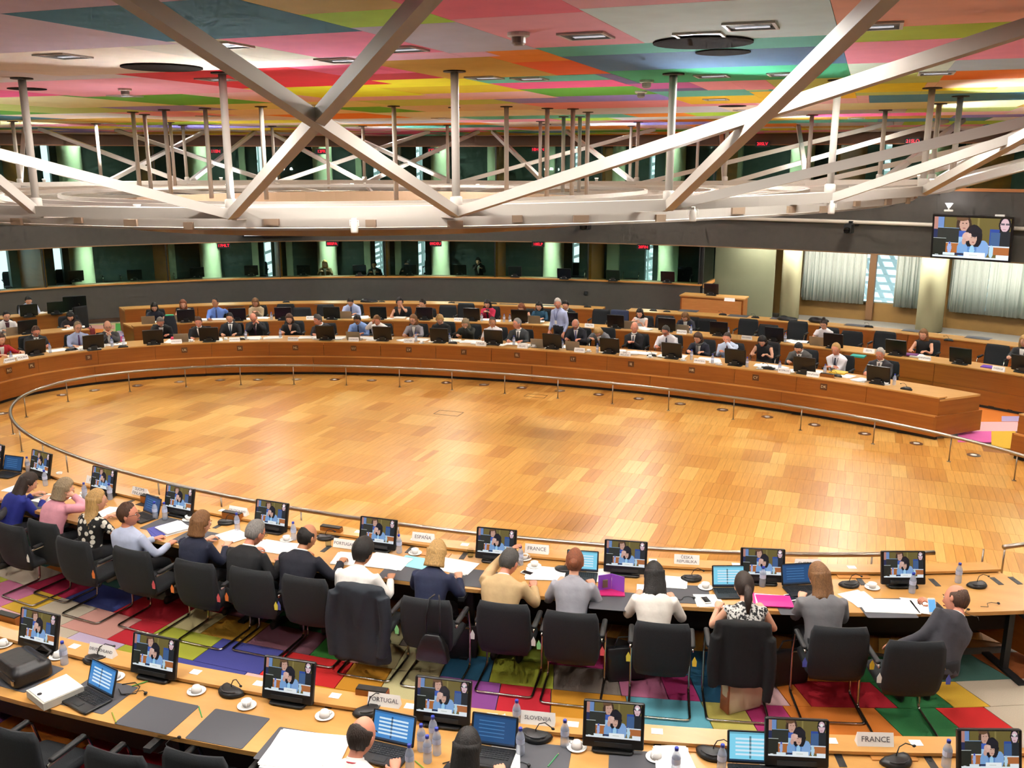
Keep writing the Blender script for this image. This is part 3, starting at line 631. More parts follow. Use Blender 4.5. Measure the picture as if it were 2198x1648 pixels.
# ---------------------------------------------------------------- hanging white lighting truss
def ZR_(u): return 4.43 + .0025 * (u + 1.5) ** 2 if u > -1.5 else 4.43
QC = Vector((-1.7, -.6, 0)); RO = (8.65, 6.35); RTOP = (12.1, 10.1); ZR = 4.44
def TP(ab, ph, z): return QC + Vector((ab[0] * math.cos(ph), ab[1] * math.sin(ph), z))
tr = empty('lighting_truss', QC); tag(tr, 'white oval lighting truss hanging from the painted ceiling', 'lighting truss')
def tob(m_, nm, mat=TRUSS, smooth=False):
    o = m_.build(nm, mat, tr, smooth); o.matrix_parent_inverse = Matrix.Translation(-QC); return o
def beam(a, c_, w, h, nm='beam', mat=TRUSS):
    d = c_ - a; L = d.length; X = Matrix.Translation((a + c_) / 2) @ d.to_track_quat('X', 'Z').to_matrix().to_4x4()
    return tob(MB().box((0, 0, 0), (L, w, h), X=X), nm, mat)
def tring(ab, w, h, z, nm='ring_beam', n=100):
    m_ = MB(); rings = []
    for i in range(n + 1):
        t = PI2 * i / n; p, q = TP(off(ab, -w / 2), t, 0), TP(off(ab, w / 2), t, 0); z_ = z + ZR_(p.x) - ZR; rings.append([(p.x, p.y, z_), (q.x, q.y, z_), (q.x, q.y, z_ + h), (p.x, p.y, z_ + h)])
    m_.loft(rings, 0, caps=False); return tob(m_, nm)
NODES = [rad(-75.4 + 14.4 * i) for i in range(25)]
tring(RO, .12, .10, ZR - .06); tring(off(RO, -.42), .05, .12, ZR - .17); tring((6.9, 5.3), .06, .06, ZR - .07); tring((5.6, 4.6), .06, .06, ZR - .07); tring((4.6, 4.1), .05, .05, ZR - .05)
# drum: reflector hoop
m_ = MB(); n = 80; rings = []
for i in range(n + 1):
    t = PI2 * i / n; A = [TP(off((3.75, 3.6), d), t, z) for d, z in ((.0, 3.99), (.05, 4.31), (.02, 4.31), (-.03, 3.99))]; rings.append([tuple(p) for p in A])
m_.loft(rings, 0, caps=False); tob(m_, 'reflector_hoop', M('#a58b70', .6), False)
def thru(nd, px, py, t):
    d = DD(px, py, t) - nd; return nd + d * ((ZC - .02 - nd.z) / d.z)
for k_ in range(64):
    ph = PI2 * k_ / 64 + .02 * math.sin(k_ * 5.); p = TP(off(RO, -.385), ph, 0); z_ = ZR_(p.x) - .115 - .02 * (k_ % 3)
    tob(MB().box((p.x, p.y, z_), (.10 + .05 * (k_ % 2), .035, .07), math.atan2(RO[1] * math.cos(ph), -RO[0] * math.sin(ph))), 'joint_plate', M('#9c8671', .6))
for k_ in range(40):
    ph = PI2 * k_ / 40; e_ = (3.78, 3.63); p = TP(e_, ph, 4.15 + .03 * (k_ % 3 - 1)); tob(MB().box(tuple(p), (.34, .03, .10 - .02 * (k_ % 2)), math.atan2(e_[1] * math.cos(ph), -e_[0] * math.sin(ph))), 'slat', M('#c9ae90' if k_ % 3 else '#8d735a', .6))
tring((7.9, 5.75), .30, .02, ZR - .20, 'soffit_plate'); tring((4.15, 3.95), .5, .02, 4.16, 'soffit_plate')
for k_, ph in enumerate(NODES):
    nd = TP(RO, ph, 0); zr = ZR_(nd.x); nd.z = zr
    tob(MB().tube([nd, (nd.x, nd.y, ZC)], .036, 10), 'hanger_post', TRUSS, True)
    tob(MB().lathe([(.055, 0), (.055, .12), (.036, .13)], 12, (nd.x, nd.y, zr - .01)), 'sleeve', TRUSS, True)
    tob(MB().lathe([(.10, 0), (.10, -.012), (.05, -.016)], 14, (nd.x, nd.y, ZC - .001)), 'ceiling_flange', M('#3a332c', .6))
    i = k_ % 25; c0 = nd + Vector((0, 0, -.03))
    if i == 0: ends = [thru(c0, 910, 0, 4.2), thru(c0, 0, 330, 7.6)]
    elif i == 1: ends = [thru(c0, 290, 0, 4.2), thru(c0, 2198, 60, 4.9)]
    elif i == 2: ends = [thru(c0, 1890, 0, 4.2), thru(c0, 2198, 262, 7.3)]
    elif i == 3: ends = [thru(c0, 2198, 288, 8.2)]
    elif i == 24: ends = [thru(c0, 0, 390, 8.8)]
    else: ends = [TP(RTOP, ph + rad(d), ZC - .02) for d in ((-12, 15) if i % 2 else (-20, 20))]
    for tp in ends: beam(c0, tp, .085, .085)
    a, c_ = TP(off(RO, -.05), ph, zr - .05), TP((3.8, 3.65), ph + .05, 4.28); beam(a, c_, .05, .06, 'cross_beam')
for px, py in [(560, 228), (845, 227), (1087, 228), (285, 240), (310, 245), (352, 235), (440, 232), (975, 230), (1175, 232), (1230, 233), (1262, 240), (1210, 250), (1245, 250), (1160, 260), (365, 262), (700, 262), (960, 268), (1500, 270), (1355, 270)]:
    q = G(px, py, ZC); tob(MB().tube([(q[0], q[1], ZR - .1), (q[0], q[1], ZC)], .034, 10), 'hanger_post', TRUSS, True)
    tob(MB().lathe([(.09, 0), (.09, -.012), (.05, -.016)], 14, (q[0], q[1], ZC - .001)), 'ceiling_flange', M('#3a332c', .6))
# spotlights clamped to the truss, shining up and down; outer-ring uplighters are added fill
spm = [('body', MB().lathe([(.05, 0), (.055, .02), (.055, .15), (.03, .19)], 14, (0, 0, -.2)).mesh('body', M('#d8d2c8', .5), True), []), ('clamp', MB().box((0, 0, -.01), (.05, .07, .05)).mesh('clamp', WHITE), []), ('yoke', MB().tube([(-.07, 0, -.1), (-.07, 0, -.02), (.07, 0, -.02), (.07, 0, -.1)], .009, 6).mesh('yoke', WHITE), [])]
for px, py, t_, nm in ((1786, 432, 9.3, 'below the ring at the right, in front of the grey wall'), (1488, 446, 8.7, 'below the ring in the middle of the picture'), (760, 470, 8.4, 'below the ring left of the middle')):
    place(spm, 'spotlight', DD(px, py, t_), 0, 'small white spotlight clamped ' + nm, 'spotlight', X=Matrix.Scale(.62, 4))
for i in range(26):
    ph = PI2 * (i + .5) / 14; p = TP((6.25, 4.95), ph, ZR - .02) if i < 14 else TP(off(RO, .0), PI2 * (i - 13.5) / 12, ZR_(TP(RO, PI2 * (i - 13.5) / 12, 0).x) + .10)
    o = place([('body', MB().lathe([(.03, -.06), (.035, -.02), (.045, .0)], 14).mesh('body', WHITE, True), []), ('lens', MB().lathe([(.042, -.002), (.036, .003), (.001, .004)], 12).mesh('lens', M('#fff4e0', .4, emit=8.)), [])], 'uplighter', p, 0, 'small white uplighter on the %s ring of the truss, %s from its right end' % (('inner', ORD[i]) if i < 14 else ('outer added-light', ORD[i - 14])), 'spotlight', 'uplighters on the truss')
    if i < 14: lamp('SPOT', (0, 0, .03), 34, (.95, .98, 1.), .06, (math.pi, 0, 0), rad(150), parent=o)
    else:  # added fill lamps, aimed outward to brighten the near ceiling
        d = (p - QC); d.z = 0; d.normalize(); l = lamp('SPOT', (0, 0, .03), 210, (.93, .97, 1.), .06, (0, 0, 0), rad(125), parent=o)
        l.rotation_euler = (d * math.sin(rad(64)) + Vector((0, 0, math.cos(rad(64))))).to_track_quat('-Z', 'Y').to_euler()
# ---------------------------------------------------------------- people
def rotx(a): return Matrix.Rotation(a, 4, 'X')
def roty(a): return Matrix.Rotation(a, 4, 'Y')
def rotz(a): return Matrix.Rotation(a, 4, 'Z')
def ell_ring(c, ax, ay, hw, hd, n, sq=2.4):
    o = []
    for k in range(n):
        a = PI2 * k / n; cx, sy = math.cos(a), math.sin(a)
        x = math.copysign(abs(cx) ** (2 / sq), cx) * hw; y = math.copysign(abs(sy) ** (2 / sq), sy) * hd
        o.append(c + ax * x + ay * y)
    return o
def limb(m_, pts, rs, n=10, sub=3):
    P = [Vector(p) for p in pts]; path = []; rr = []
    for i in range(len(P) - 1):
        for j in range(sub):
            f = j / sub; path.append(P[i].lerp(P[i + 1], f)); rr.append(rs[i] * (1 - f) + rs[i + 1] * f)
    path.append(P[-1]); rr.append(rs[-1])
    sm = path[:]
    for i in range(1, len(path) - 1): sm[i] = path[i] * .5 + (path[i - 1] + path[i + 1]) * .25
    m_.tube(sm, rr, n)
def ik(S, T, l1, l2, pole):
    d = T - S; L = min(d.length, (l1 + l2) * .995); d.normalize(); T2 = S + d * L
    a = (l1 * l1 - l2 * l2 + L * L) / (2 * L); h = math.sqrt(max(l1 * l1 - a * a, 0)); p = pole - d * pole.dot(d); p.normalize()
    return S + d * a + p * h, T2
SKIN = {'light': '#d9a184', 'pink': '#d68f74', 'tan': '#b97f5c', 'dark': '#8a5a40'}
def smat(k): return M(SKIN[k], .55, var=.05, scale=14)
EYE = M('#241a16', .2); EYEW = M('#e8e4de', .3); LIP = {k: M(v, .5) for k, v in {'light': '#b8605a', 'pink': '#b8564e', 'tan': '#92504a', 'dark': '#6e3c38'}.items()}
HAIR = {'black': '#15110f', 'dark': '#2a1c14', 'brown': '#4a3020', 'lbrown': '#7a5430', 'blond': '#b58f56', 'ash': '#8c7a5e', 'grey': '#7d7a76', 'white': '#b5b0a8', 'red': '#7e4426', 'dgrey': '#45423f'}
def hmat(k): return M(HAIR[k], .6, var=.30, scale=16, bump=.5, stretch=(7, 7, 1))
def head_verts(nl, na):
    rings = []
    for j in range(nl + 1):
        th = -math.pi / 2 + math.pi * j / nl; cz = math.sin(th); cr = max(math.cos(th), .03); r = []
        for k in range(na):
            ps = PI2 * k / na - math.pi; az = ps - .42 * math.sin(ps)          # azimuth 0 = front, columns crowd there
            x, y, z = .074 * cr * math.sin(az), .093 * cr * math.cos(az), .120 * cz
            if z < 0: f = 1 - .30 * (-z / .12) ** 1.4; x *= f; y = y * (1 - .10 * (-z / .12)) + .012 * (-z / .12)
            if y < 0: y *= 1.06
            if y > 0:
                ax_ = abs(az)
                def g(a0, z0, sa, sz): return math.exp(-((ax_ - a0) / sa) ** 2 - ((z - z0) / sz) ** 2)
                y += .024 * g(0, -.022, .16, .016) + .012 * g(0, .004, .13, .02) - .008 * g(.42, .010, .2, .014) + .005 * g(.35, .030, .4, .010) + .006 * g(0, -.060, .3, .010) - .004 * g(0, -.046, .3, .006) + .010 * g(0, -.102, .35, .018) + .003 * g(.6, -.02, .25, .03)
            r.append((x, y, z))
        rings.append(r)
    return rings
def head_mesh(m_, X, lod):
    rings = head_verts(24, 30) if lod == 0 else head_verts(16, 20)
    st = len(m_.f); m_.loft(rings, 0, X=X)
    for s_ in (-1, 1):
        m_.ball((s_ * .030, .084, .010), (.0125, .008, .0065), 8, 5, 1, X); m_.ball((s_ * .030, .0905, .010), (.006, .003, .0062), 6, 4, 2, X)
        m_.tube([(s_ * .014, .098, .026), (s_ * .030, .097, .031), (s_ * .046, .086, .027)], [.003, .004, .002], 5, 4, X=X)
        m_.ball((s_ * .076, -.004, -.008), (.010, .018, .030), 8, 6, 0, X)
    m_.tube([(-.022, .088, -.058), (-.008, .0985, -.056), (.008, .0985, -.056), (.022, .088, -.058)], [.002, .0055, .0055, .002], 6, 3, X=X)
def hand_mesh(m_, W, d, up, side, curl, lod):
    d = d.normalized(); up = (up - d * up.dot(d)).normalized(); x = d.cross(up)
    B = Matrix(((x.x, d.x, up.x, W.x), (x.y, d.y, up.y, W.y), (x.z, d.z, up.z, W.z), (0, 0, 0, 1)))
    n = 8 if lod == 0 else 6
    rings = [[(px * math.cos(PI2 * k / 10) * 1.0, y, pz * math.sin(PI2 * k / 10)) for k in range(10)] for y, px, pz in ((-.03, .026, .024), (.0, .027, .021), (.03, .037, .017), (.065, .042, .015), (.09, .040, .012))]
    m_.loft(rings, 0, X=B)
    for i, (fx, L) in enumerate(((-.030, .070), (-.010, .080), (.011, .075), (.031, .058))):
        fx *= side * -1; L *= 1.0; a = curl * (.8 + .12 * i); p = [Vector((fx, .082, 0))]; ang = -.15
        for q in (.42, .32, .26):
            ang -= a; p.append(p[-1] + Vector((fx * .12 * q, math.cos(ang), math.sin(ang))) * L * q)
        m_.tube([B @ v for v in p], [.0095, .0088, .008, .0062], n)
    a = curl * .5; p = [Vector((side * -.026, .015, -.006))]
    for q, dx, dy, dz in ((.035, -.75, .6, -.25), (.030, -.45 + curl * .3, .85, -.3 - curl * .3), (.024, -.15 + curl * .5, .95, -.3 - curl * .3)): p.append(p[-1] + Vector((side * dx, dy, dz)).normalized() * q)
    m_.tube([B @ v for v in p], [.013, .011, .0095, .007], n)
def hair_mesh(style, X, XB, lod, rng):
    m_ = MB(); n = 20 if lod == 0 else 14
    def sst(x): x = max(0., min(1., x)); return x * x * (3 - 2 * x)
    def shell(th, fz, sz, bz, top=None):
        rings = head_verts(26, 30) if lod == 0 else head_verts(18, 22); out = []; ph = [rng.uniform(0, 6) for _ in range(4)]
        for r in rings:
            o = []
            for x, y, z in r:
                az = abs(math.atan2(x, y)); 
                if az < .75: hz = fz - .012 * (az / .75)
                elif az < 1.35: hz = fz - .012 + (sz - fz + .012) * sst((az - .75) / .6)
                elif az < 2.0: hz = sz + (bz - sz) * sst((az - 1.35) / .65)
                else: hz = bz
                m = sst((z - hz) / .016)
                if top is not None: m *= sst((top + .02 * math.cos(az * 2) - z) / .02) * sst((az - 1.0) / .35)
                d = -.007 + m * (th + .007) + m * .0035 * math.sin(9 * math.atan2(x, y) + ph[0] + 25 * z) * (1 if th > .008 else .3)
                L_ = math.sqrt(x * x + y * y + z * z); f = 1 + d / L_; o.append((x * f, y * f - m * .003, z * f + m * th * .15))
            out.append(o)
        m_.loft(out, 0, X=X)
    def fall(z0, w0, d0, zend, wend, dend, yb=-.03, steps=8):
        rings = []
        for j in range(steps + 1):
            f = j / steps; z = z0 + (zend - z0) * f; w = w0 + (wend - w0) * f; d = d0 + (dend - d0) * f; Xf = X if z > -.09 else XB; r = []
            for k in range(n):
                a = PI2 * k / n; q = 1 + .05 * math.sin(k * 2.4 + f * 3) + rng.uniform(-.02, .02); p = Vector((w * q * math.sin(a), yb + d * q * math.cos(a) - .012 * f, z))
                r.append(X @ p if z > -.09 else (X @ p).lerp(XB @ p, min(1, (-.09 - z) / .12)))
            rings.append(r)
        m_.loft(rings, 0)
    if style == 'short': shell(.010, .078, -.008, -.075)
    elif style == 'crop': shell(.006, .078, -.005, -.07)
    elif style == 'thick': shell(.024, .066, -.02, -.085)
    elif style == 'bald': shell(.009, .3, -.012, -.08, .072)
    elif style == 'bob': shell(.018, .062, -.03, -.09); fall(.05, .088, .078, -.125, .098, .080, -.035)
    elif style == 'long': shell(.016, .066, -.03, -.09); fall(.05, .086, .076, -.30, .108, .055, -.04, 10)
    elif style == 'mid': shell(.016, .066, -.03, -.09); fall(.05, .087, .077, -.19, .104, .068, -.037, 9)
    elif style == 'bun': shell(.010, .070, -.02, -.085); m_.ball((0, -.118, -.01), (.042, .032, .046), 12, 8, 0, X)
    elif style == 'topbun': shell(.010, .070, -.02, -.085); m_.ball((0, -.04, .138), (.035, .035, .035), 10, 8, 0, X)
    elif style == 'pony':
        shell(.012, .070, -.02, -.085); pts = [X @ Vector((0, -.10, .0)), X @ Vector((0, -.14, -.03)), (X @ Vector((0, -.145, -.12))).lerp(XB @ Vector((0, -.135, -.12)), .5), XB @ Vector((.0, -.13, -.24))]
        m_.tube(pts, [.02, .036, .038, .012], 10)
    return m_
PEND = []
def remeshed(m_, name, mat, parent, vox, it=3):
    o = ob(name, m_.mesh(name, mat), parent); r = o.modifiers.new('fuse', 'REMESH'); r.mode = 'VOXEL'; r.voxel_size = vox; r.use_smooth_shade = True
    s_ = o.modifiers.new('soften', 'SMOOTH'); s_.factor = .5; s_.iterations = it; PEND.append(o); return o
def person(label, px, py, ell, top='#222222', kind='suit', hair=('short', 'brown'), skin='light', lean=8, curve=14, hp=8, hy=0, hr=0, twist=0, side=0, Rh=(.16, .45, .80), Lh=(-.16, .45, .80), rc=.35, lc=.35, sc=1., lod=1, pants='#1c1e22', tie=None, shirt=None, mat=None, sleeve='long', shoes='#141212', stand=False, glasses=False, lanyard=None, zb=0., yaw_off=0, group=None, scarf=None, legs=True, gap=None, Rup=None, Lup=None, neck=None, headset=False):
    rng = random.Random(label); R_ = math.radians
    top_m = mat or M(top, .8, var=.12, scale=7, bump=.9)
    # spine
    base = Vector((0, 0, (.56 if not stand else .97) * sc)); ang0, angc = R_(-lean), R_(-curve); L = .47 * sc; N = 12; sp = []; p = base.copy(); fr_ = []
    for i in range(N + 1):
        f = i / N; X = rotz(R_(twist) * f) @ roty(R_(side) * (.3 + .7 * f)) @ rotx(ang0 + angc * f); fr_.append(X.to_3x3()); sp.append(p.copy()); p = p + X.to_3x3() @ Vector((0, 0, L / N))
    def at(s): 
        x = max(0, min(1, s)) * N; i = min(int(x), N - 1); f = x - i; return sp[i].lerp(sp[i + 1], f), fr_[i]
    def torso(m_, g, s0=0., s1=1., n=16):
        prof = [(-.12, .165, .13), (0, .172, .128), (.2, .160, .115), (.42, .166, .112), (.62, .188, .118), (.8, .196, .110), (.9, .168, .090), (.97, .105, .072), (1.03, .066, .064)]
        if kind in ('blouse', 'sleeveless', 'wjacket', 'dress'): prof = [(a, w * .90, d * .95) for a, w, d in prof]
        rings = []
        for a, w, d in prof:
            c, B = at(a)
            if a < 0: c = c + B @ Vector((0, 0, a * L))
            if a > 1: c = c + B @ Vector((0, 0, (a - 1) * L))
            rings.append(ell_ring(c, B @ Vector((1, 0, 0)), B @ Vector((0, 1, 0)), w * sc + g, d * sc + g, n))
        m_.loft(rings)
    c1, B1 = at(1.); shw = (.178 if kind not in ('blouse', 'sleeveless', 'wjacket', 'dress') else .160) * sc
    cs, Bs = at(.86); SH = {1: cs + Bs @ Vector((shw, -.005, 0)), -1: cs + Bs @ Vector((-shw, -.005, 0))}
    # head frame
    HB = (rotz(R_(twist)) @ roty(R_(side * .55)) @ rotx(R_(-.35 * (lean + curve)))).to_3x3()
    XH3 = HB @ (rotz(R_(-hy)) @ roty(R_(hr)) @ rotx(R_(-hp))).to_3x3(); hs = sc * 1.09
    nb = c1; hc = nb + B1 @ Vector((0, .010, .028)) * sc + XH3 @ Vector((0, .030, .128)) * sc
    XH = Matrix.Translation(hc) @ XH3.to_4x4() @ Matrix.Scale(hs, 4); XB = Matrix.Translation(hc) @ (B1 @ rotz(R_(-hy * .6)).to_3x3()).to_4x4() @ Matrix.Scale(hs, 4)
    # place so that the head shows at the given pixel
    if ell is None: q = G(px, py, zb + hc.z); yaw = -RTH; rootp = Vector((q[0], q[1], zb))
    else:
        q = G(px, py, zb + hc.z); yaw = yaw_in(q, ell) + R_(yaw_off); o_ = rotz(yaw) @ Vector((hc.x, hc.y, 0)); rootp = Vector((q[0] - o_.x, q[1] - o_.y, zb))
        if gap is not None:                                 # keep the seat at its distance behind the desk edge
            e2 = off(ell, gap); s_ = math.sqrt((rootp.x / e2[0]) ** 2 + (rootp.y / e2[1]) ** 2); rootp.x /= s_; rootp.y /= s_
    root = empty('person', rootp, yaw); tag(root, label, 'person', group)
    # arms
    hands = []; l1, l2 = .285 * sc, .255 * sc; core = MB(); arms = {}
    for s_, T, cu, upv in ((1, Rh, rc, Rup), (-1, Lh, lc, Lup)):
        if T is None: continue
        T = hc + XH3 @ Vector(T[1:]) * sc if isinstance(T[0], str) else Vector(T)
        W0 = T; el, W = ik(SH[s_], W0, l1, l2, Vector((s_ * .5, -.8, -.7)) if T.z < hc.z - .2 else Vector((s_ * .8, .3, -.9)))
        arms[s_] = (SH[s_], el, W); fd = (W - el).normalized()
        hd = fd if T.z > .95 * 1.0 + (0.5 if stand else 0) or stand else Vector((fd.x * .8, fd.y, fd.z * .35)); hands.append((W, hd, Vector(upv) if upv else Vector((0, 0, 1)), s_, cu))
    torso(core, -.012)
    for s_, (a, e, w) in arms.items(): limb(core, [a, e, w], [.046 * sc, .038 * sc, .026 * sc], 8)
    core.tube([nb - B1 @ Vector((0, 0, .05)), nb + B1 @ Vector((0, .006, .03)), hc + XH3 @ Vector((0, -.012, -.05)), hc], [.058 * sc, .050 * sc, .050 * sc, .04 * sc], 10)
    vox = .016 if lod == 0 else .026
    body = remeshed(core, 'body', smat(skin), root, vox * .85, 2)
    ext = MB(); head_mesh(ext, XH, lod)
    for W, hd, upv, s_, cu in hands: hand_mesh(ext, W, hd, upv, s_, cu, lod)
    body['_x'] = len(EXT); EXT.append((ext, [smat(skin), EYEW, EYE, LIP[skin], hmat(hair[1])]))
    # clothing
    g = {'suit': .012, 'shirt': .007, 'blouse': .006, 'sleeveless': .004, 'wjacket': .011, 'sweater': .010, 'dress': .005}[kind]
    m_ = MB(); torso(m_, g)
    sl = 'none' if kind == 'sleeveless' else sleeve
    for s_, (a, e, w) in arms.items():
        r0 = .052 * sc + g
        if sl == 'long': limb(m_, [a, e, e.lerp(w, .96)], [r0, .042 * sc + g, .032 * sc + g], 10)
        elif sl == 'short': limb(m_, [a, a.lerp(e, .6)], [r0, .048 * sc + g], 10)
        else: m_.ball(tuple(a), (.055 * sc, .05 * sc, .05 * sc), 8, 6)
    nmg = {'suit': 'jacket', 'wjacket': 'jacket', 'shirt': 'shirt', 'blouse': 'blouse', 'sleeveless': 'sleeveless_top', 'sweater': 'sweater', 'dress': 'dress'}[kind]
    remeshed(m_, nmg, top_m, root, vox, 3)
    # collar, shirt front, tie, lanyard, scarf
    if kind in ('suit', 'shirt', 'wjacket'):
        colc = M(shirt or ('#eceae6' if kind == 'suit' else top), .7); r = MB(); c0 = nb + B1 @ Vector((0, .004, -.012)) * sc; c2 = nb + B1 @ Vector((0, .008, .026)) * sc
        ra, rb = ell_ring(c0, B1 @ Vector((1, 0, 0)), B1 @ Vector((0, 1, 0)), .072 * sc, .070 * sc, 14, 2), ell_ring(c2, B1 @ Vector((1, 0, 0)), B1 @ Vector((0, 1, 0)), .058 * sc, .060 * sc, 14, 2)
        r.loft([ra, rb]); r.build('collar', colc, root, True)
    def chest(x, s, lift):
        c, B = at(s); prof = [(.2, .160, .115), (.42, .166, .112), (.62, .188, .118), (.8, .196, .110), (.9, .168, .090), (.97, .105, .072), (1.03, .066, .064)]
        for (a0, w0, d0), (a1, w1, d1) in zip(prof[:-1], prof[1:]):
            if a0 <= s <= a1: f = (s - a0) / (a1 - a0); w = w0 + (w1 - w0) * f; d = d0 + (d1 - d0) * f; break
        xx = min(abs(x) / (w * sc + g), .95); y = (d * sc + g) * (1 - xx ** 2.4) ** (1 / 2.4)
        return c + B @ Vector((x, y + lift, 0))
    def strip(fn_w, s0, s1, lift, n=8, cols=4):
        r = MB(); rings = []
        for i in range(n + 1):
            s = s0 + (s1 - s0) * i / n; w = fn_w((s - s0) / (s1 - s0)); rings.append([chest(w * (2 * k / cols - 1), s, lift) for k in range(cols + 1)])
        r.loft(rings, 0, caps=False, closed=False); return r
    def solid(r, name, mt):
        o = r.build(name, mt, root, True); md = o.modifiers.new('cloth', 'SOLIDIFY'); md.thickness = .006; md.offset = 1; return o
    if kind == 'suit': solid(strip(lambda f: (.004 + .052 * f) * sc, .42, 1.0, .006), 'shirt_front', M(shirt or '#e9e6e2', .7))
    if kind == 'wjacket': solid(strip(lambda f: (.012 + .042 * f) * sc, .30, .98, .006), 'top_front', M(shirt or '#d8d4cc', .7))
    if neck: solid(strip(lambda f: (.002 + neck * f) * sc, .60, 1.0, .005), 'neckline', smat(skin))
    if tie: solid(strip(lambda f: (.024 - .010 * f) * sc, .30, .97, .016, 6, 2), 'tie', M(tie, .5))
    if lanyard:
        for sd in (-1, 1):
            r = MB(); r.tube([chest(sd * (.055 * f + .004) * sc, .35 + .62 * f, .012) for f in (0, .33, .66, 1)], .005, 5); r.build('lanyard', M(lanyard, .6), root)
        if lod == 0:
            r = MB(); r.tube(ell_ring(nb + B1 @ Vector((0, 0, -.004)), B1 @ Vector((1, 0, 0)), B1 @ Vector((0, 1, 0)), .074 * sc, .072 * sc, 18, 2), .007, 6, closed=True); r.build('lanyard', M(lanyard, .6), root)
        else:
            c, B = at(.34); r = MB(); r.box((0, 0, 0), (.07, .006, .09), X=Matrix.Translation(chest(0, .32, .02)) @ B.to_4x4()); r.build('badge', WHITE, root)
    if scarf:
        r = MB(); c0 = nb + B1 @ Vector((0, .01, -.005)); r.tube(ell_ring(c0, B1 @ Vector((1, 0, 0)), B1 @ Vector((0, 1, 0)), .078 * sc, .08 * sc, 14, 2), .028, 8, closed=True); r.tube([chest(.03, .95, .02), chest(.035, .6, .02), chest(.03, .3, .02)], [.03, .028, .02], 8); r.build('scarf', M(scarf, .9, var=.15, scale=40), root, True)
    # hair, glasses
    if hair[0] != 'none': hair_mesh(hair[0], XH, XB, lod, rng).build('hair', hmat(hair[1]), root, True)
    if glasses:
        r = MB()
        for s_ in (-1, 1):
            r.tube([XH @ Vector((s_ * (.031 + .021 * math.cos(a)), .104, .008 + .017 * math.sin(a))) for a in [PI2 * k / 10 for k in range(10)]], .0022, 4, closed=True); r.tube([XH @ Vector((s_ * .052, .100, .012)), XH @ Vector((s_ * .079, .04, .012)), XH @ Vector((s_ * .080, -.01, .008))], .0022, 4)
        r.tube([XH @ Vector((-.010, .105, .012)), XH @ Vector((.010, .105, .012))], .0022, 4); r.build('glasses', M('#1a1614', .3), root)
    if headset:
        r = MB(); r.tube([XH @ Vector((-.084, 0, .0)), XH @ Vector((-.07, 0, .1)), XH @ Vector((0, 0, .146)), XH @ Vector((.07, 0, .1)), XH @ Vector((.084, 0, 0))], .006, 6); r.ball((0, 0, 0), (.02, .03, .035), 8, 6, 0, XH @ Matrix.Translation((.088, 0, -.01))); r.ball((0, 0, 0), (.02, .03, .035), 8, 6, 0, XH @ Matrix.Translation((-.088, 0, -.01))); r.build('headphones', BLACK, root, True)
    # legs
    if legs:
        m_ = MB(); c, B = at(0)
        ph = .56 * sc if not stand else .97 * sc
        m_.loft([ell_ring(Vector((0, -.0, ph + dz)), Vector((1, 0, 0)), Vector((0, 1, 0)), w * sc, d * sc, 14) for dz, w, d in ((-.09, .15, .12), (-.03, .182, .145), (.05, .175, .135), (.09, .168, .128))])
        for s_ in (-1, 1):
            if stand: limb(m_, [(s_ * .09, 0, ph), (s_ * .10, .02, .50), (s_ * .10, -.01, .09)], [.092, .066, .05], 10)
            else: limb(m_, [(s_ * .09, 0, ph - .02), (s_ * .12, .40, .50 * sc + .02), (s_ * .13, .36, .09)], [.088, .068, .048], 10)
        remeshed(m_, 'trousers', M(pants, .85, var=.08, scale=12), root, vox * 1.2, 2)
        for s_ in (-1, 1):
            y0 = .36 if not stand else -.01; x0 = s_ * (.13 if not stand else .10)
            MB().loft([[(x0 + w * math.cos(PI2 * k / 10), y0 + y + .0, z + h * math.sin(PI2 * k / 10)) for k in range(10)] for y, w, z, h in ((-.07, .02, .04, .03), (-.05, .036, .05, .045), (.02, .04, .05, .048), (.10, .046, .035, .034), (.16, .042, .03, .028), (.195, .02, .026, .018))]).build('shoe', M(shoes, .4), root, True)
    PEOPLE.append((rootp.copy(), label, yaw)); return root
EXT = []; PEOPLE = []; LABELS = {}
def finish_people():
    bpy.context.view_layer.update(); dg = bpy.context.evaluated_depsgraph_get()
    res = [(o, bpy.data.meshes.new_from_object(o.evaluated_get(dg))) for o in PEND]
    for o, me in res:
        o.modifiers.clear(); old = o.data
        if '_x' in o:
            ext, mats = EXT[o['_x']]; del o['_x']
            n = len(me.vertices); co = np.empty(n * 3, 'f'); me.vertices.foreach_get('co', co)
            vs_ = [tuple(c) for c in co.reshape(-1, 3).tolist()]; fs = [tuple(p.vertices) for p in me.polygons]
            k = len(fs); nm = bpy.data.meshes.new('body'); nm.from_pydata(vs_ + ext.v, [], fs + [tuple(i + n for i in f) for f in ext.f])
            for m_ in mats: nm.materials.append(m_)
            nm.polygons.foreach_set('material_index', [0] * k + ext.m); nm.polygons.foreach_set('use_smooth', [True] * len(nm.polygons)); nm.update(); bpy.data.meshes.remove(me); me = nm
        else:
            me.polygons.foreach_set('use_smooth', [True] * len(me.polygons))
        o.data = me; bpy.data.meshes.remove(old)
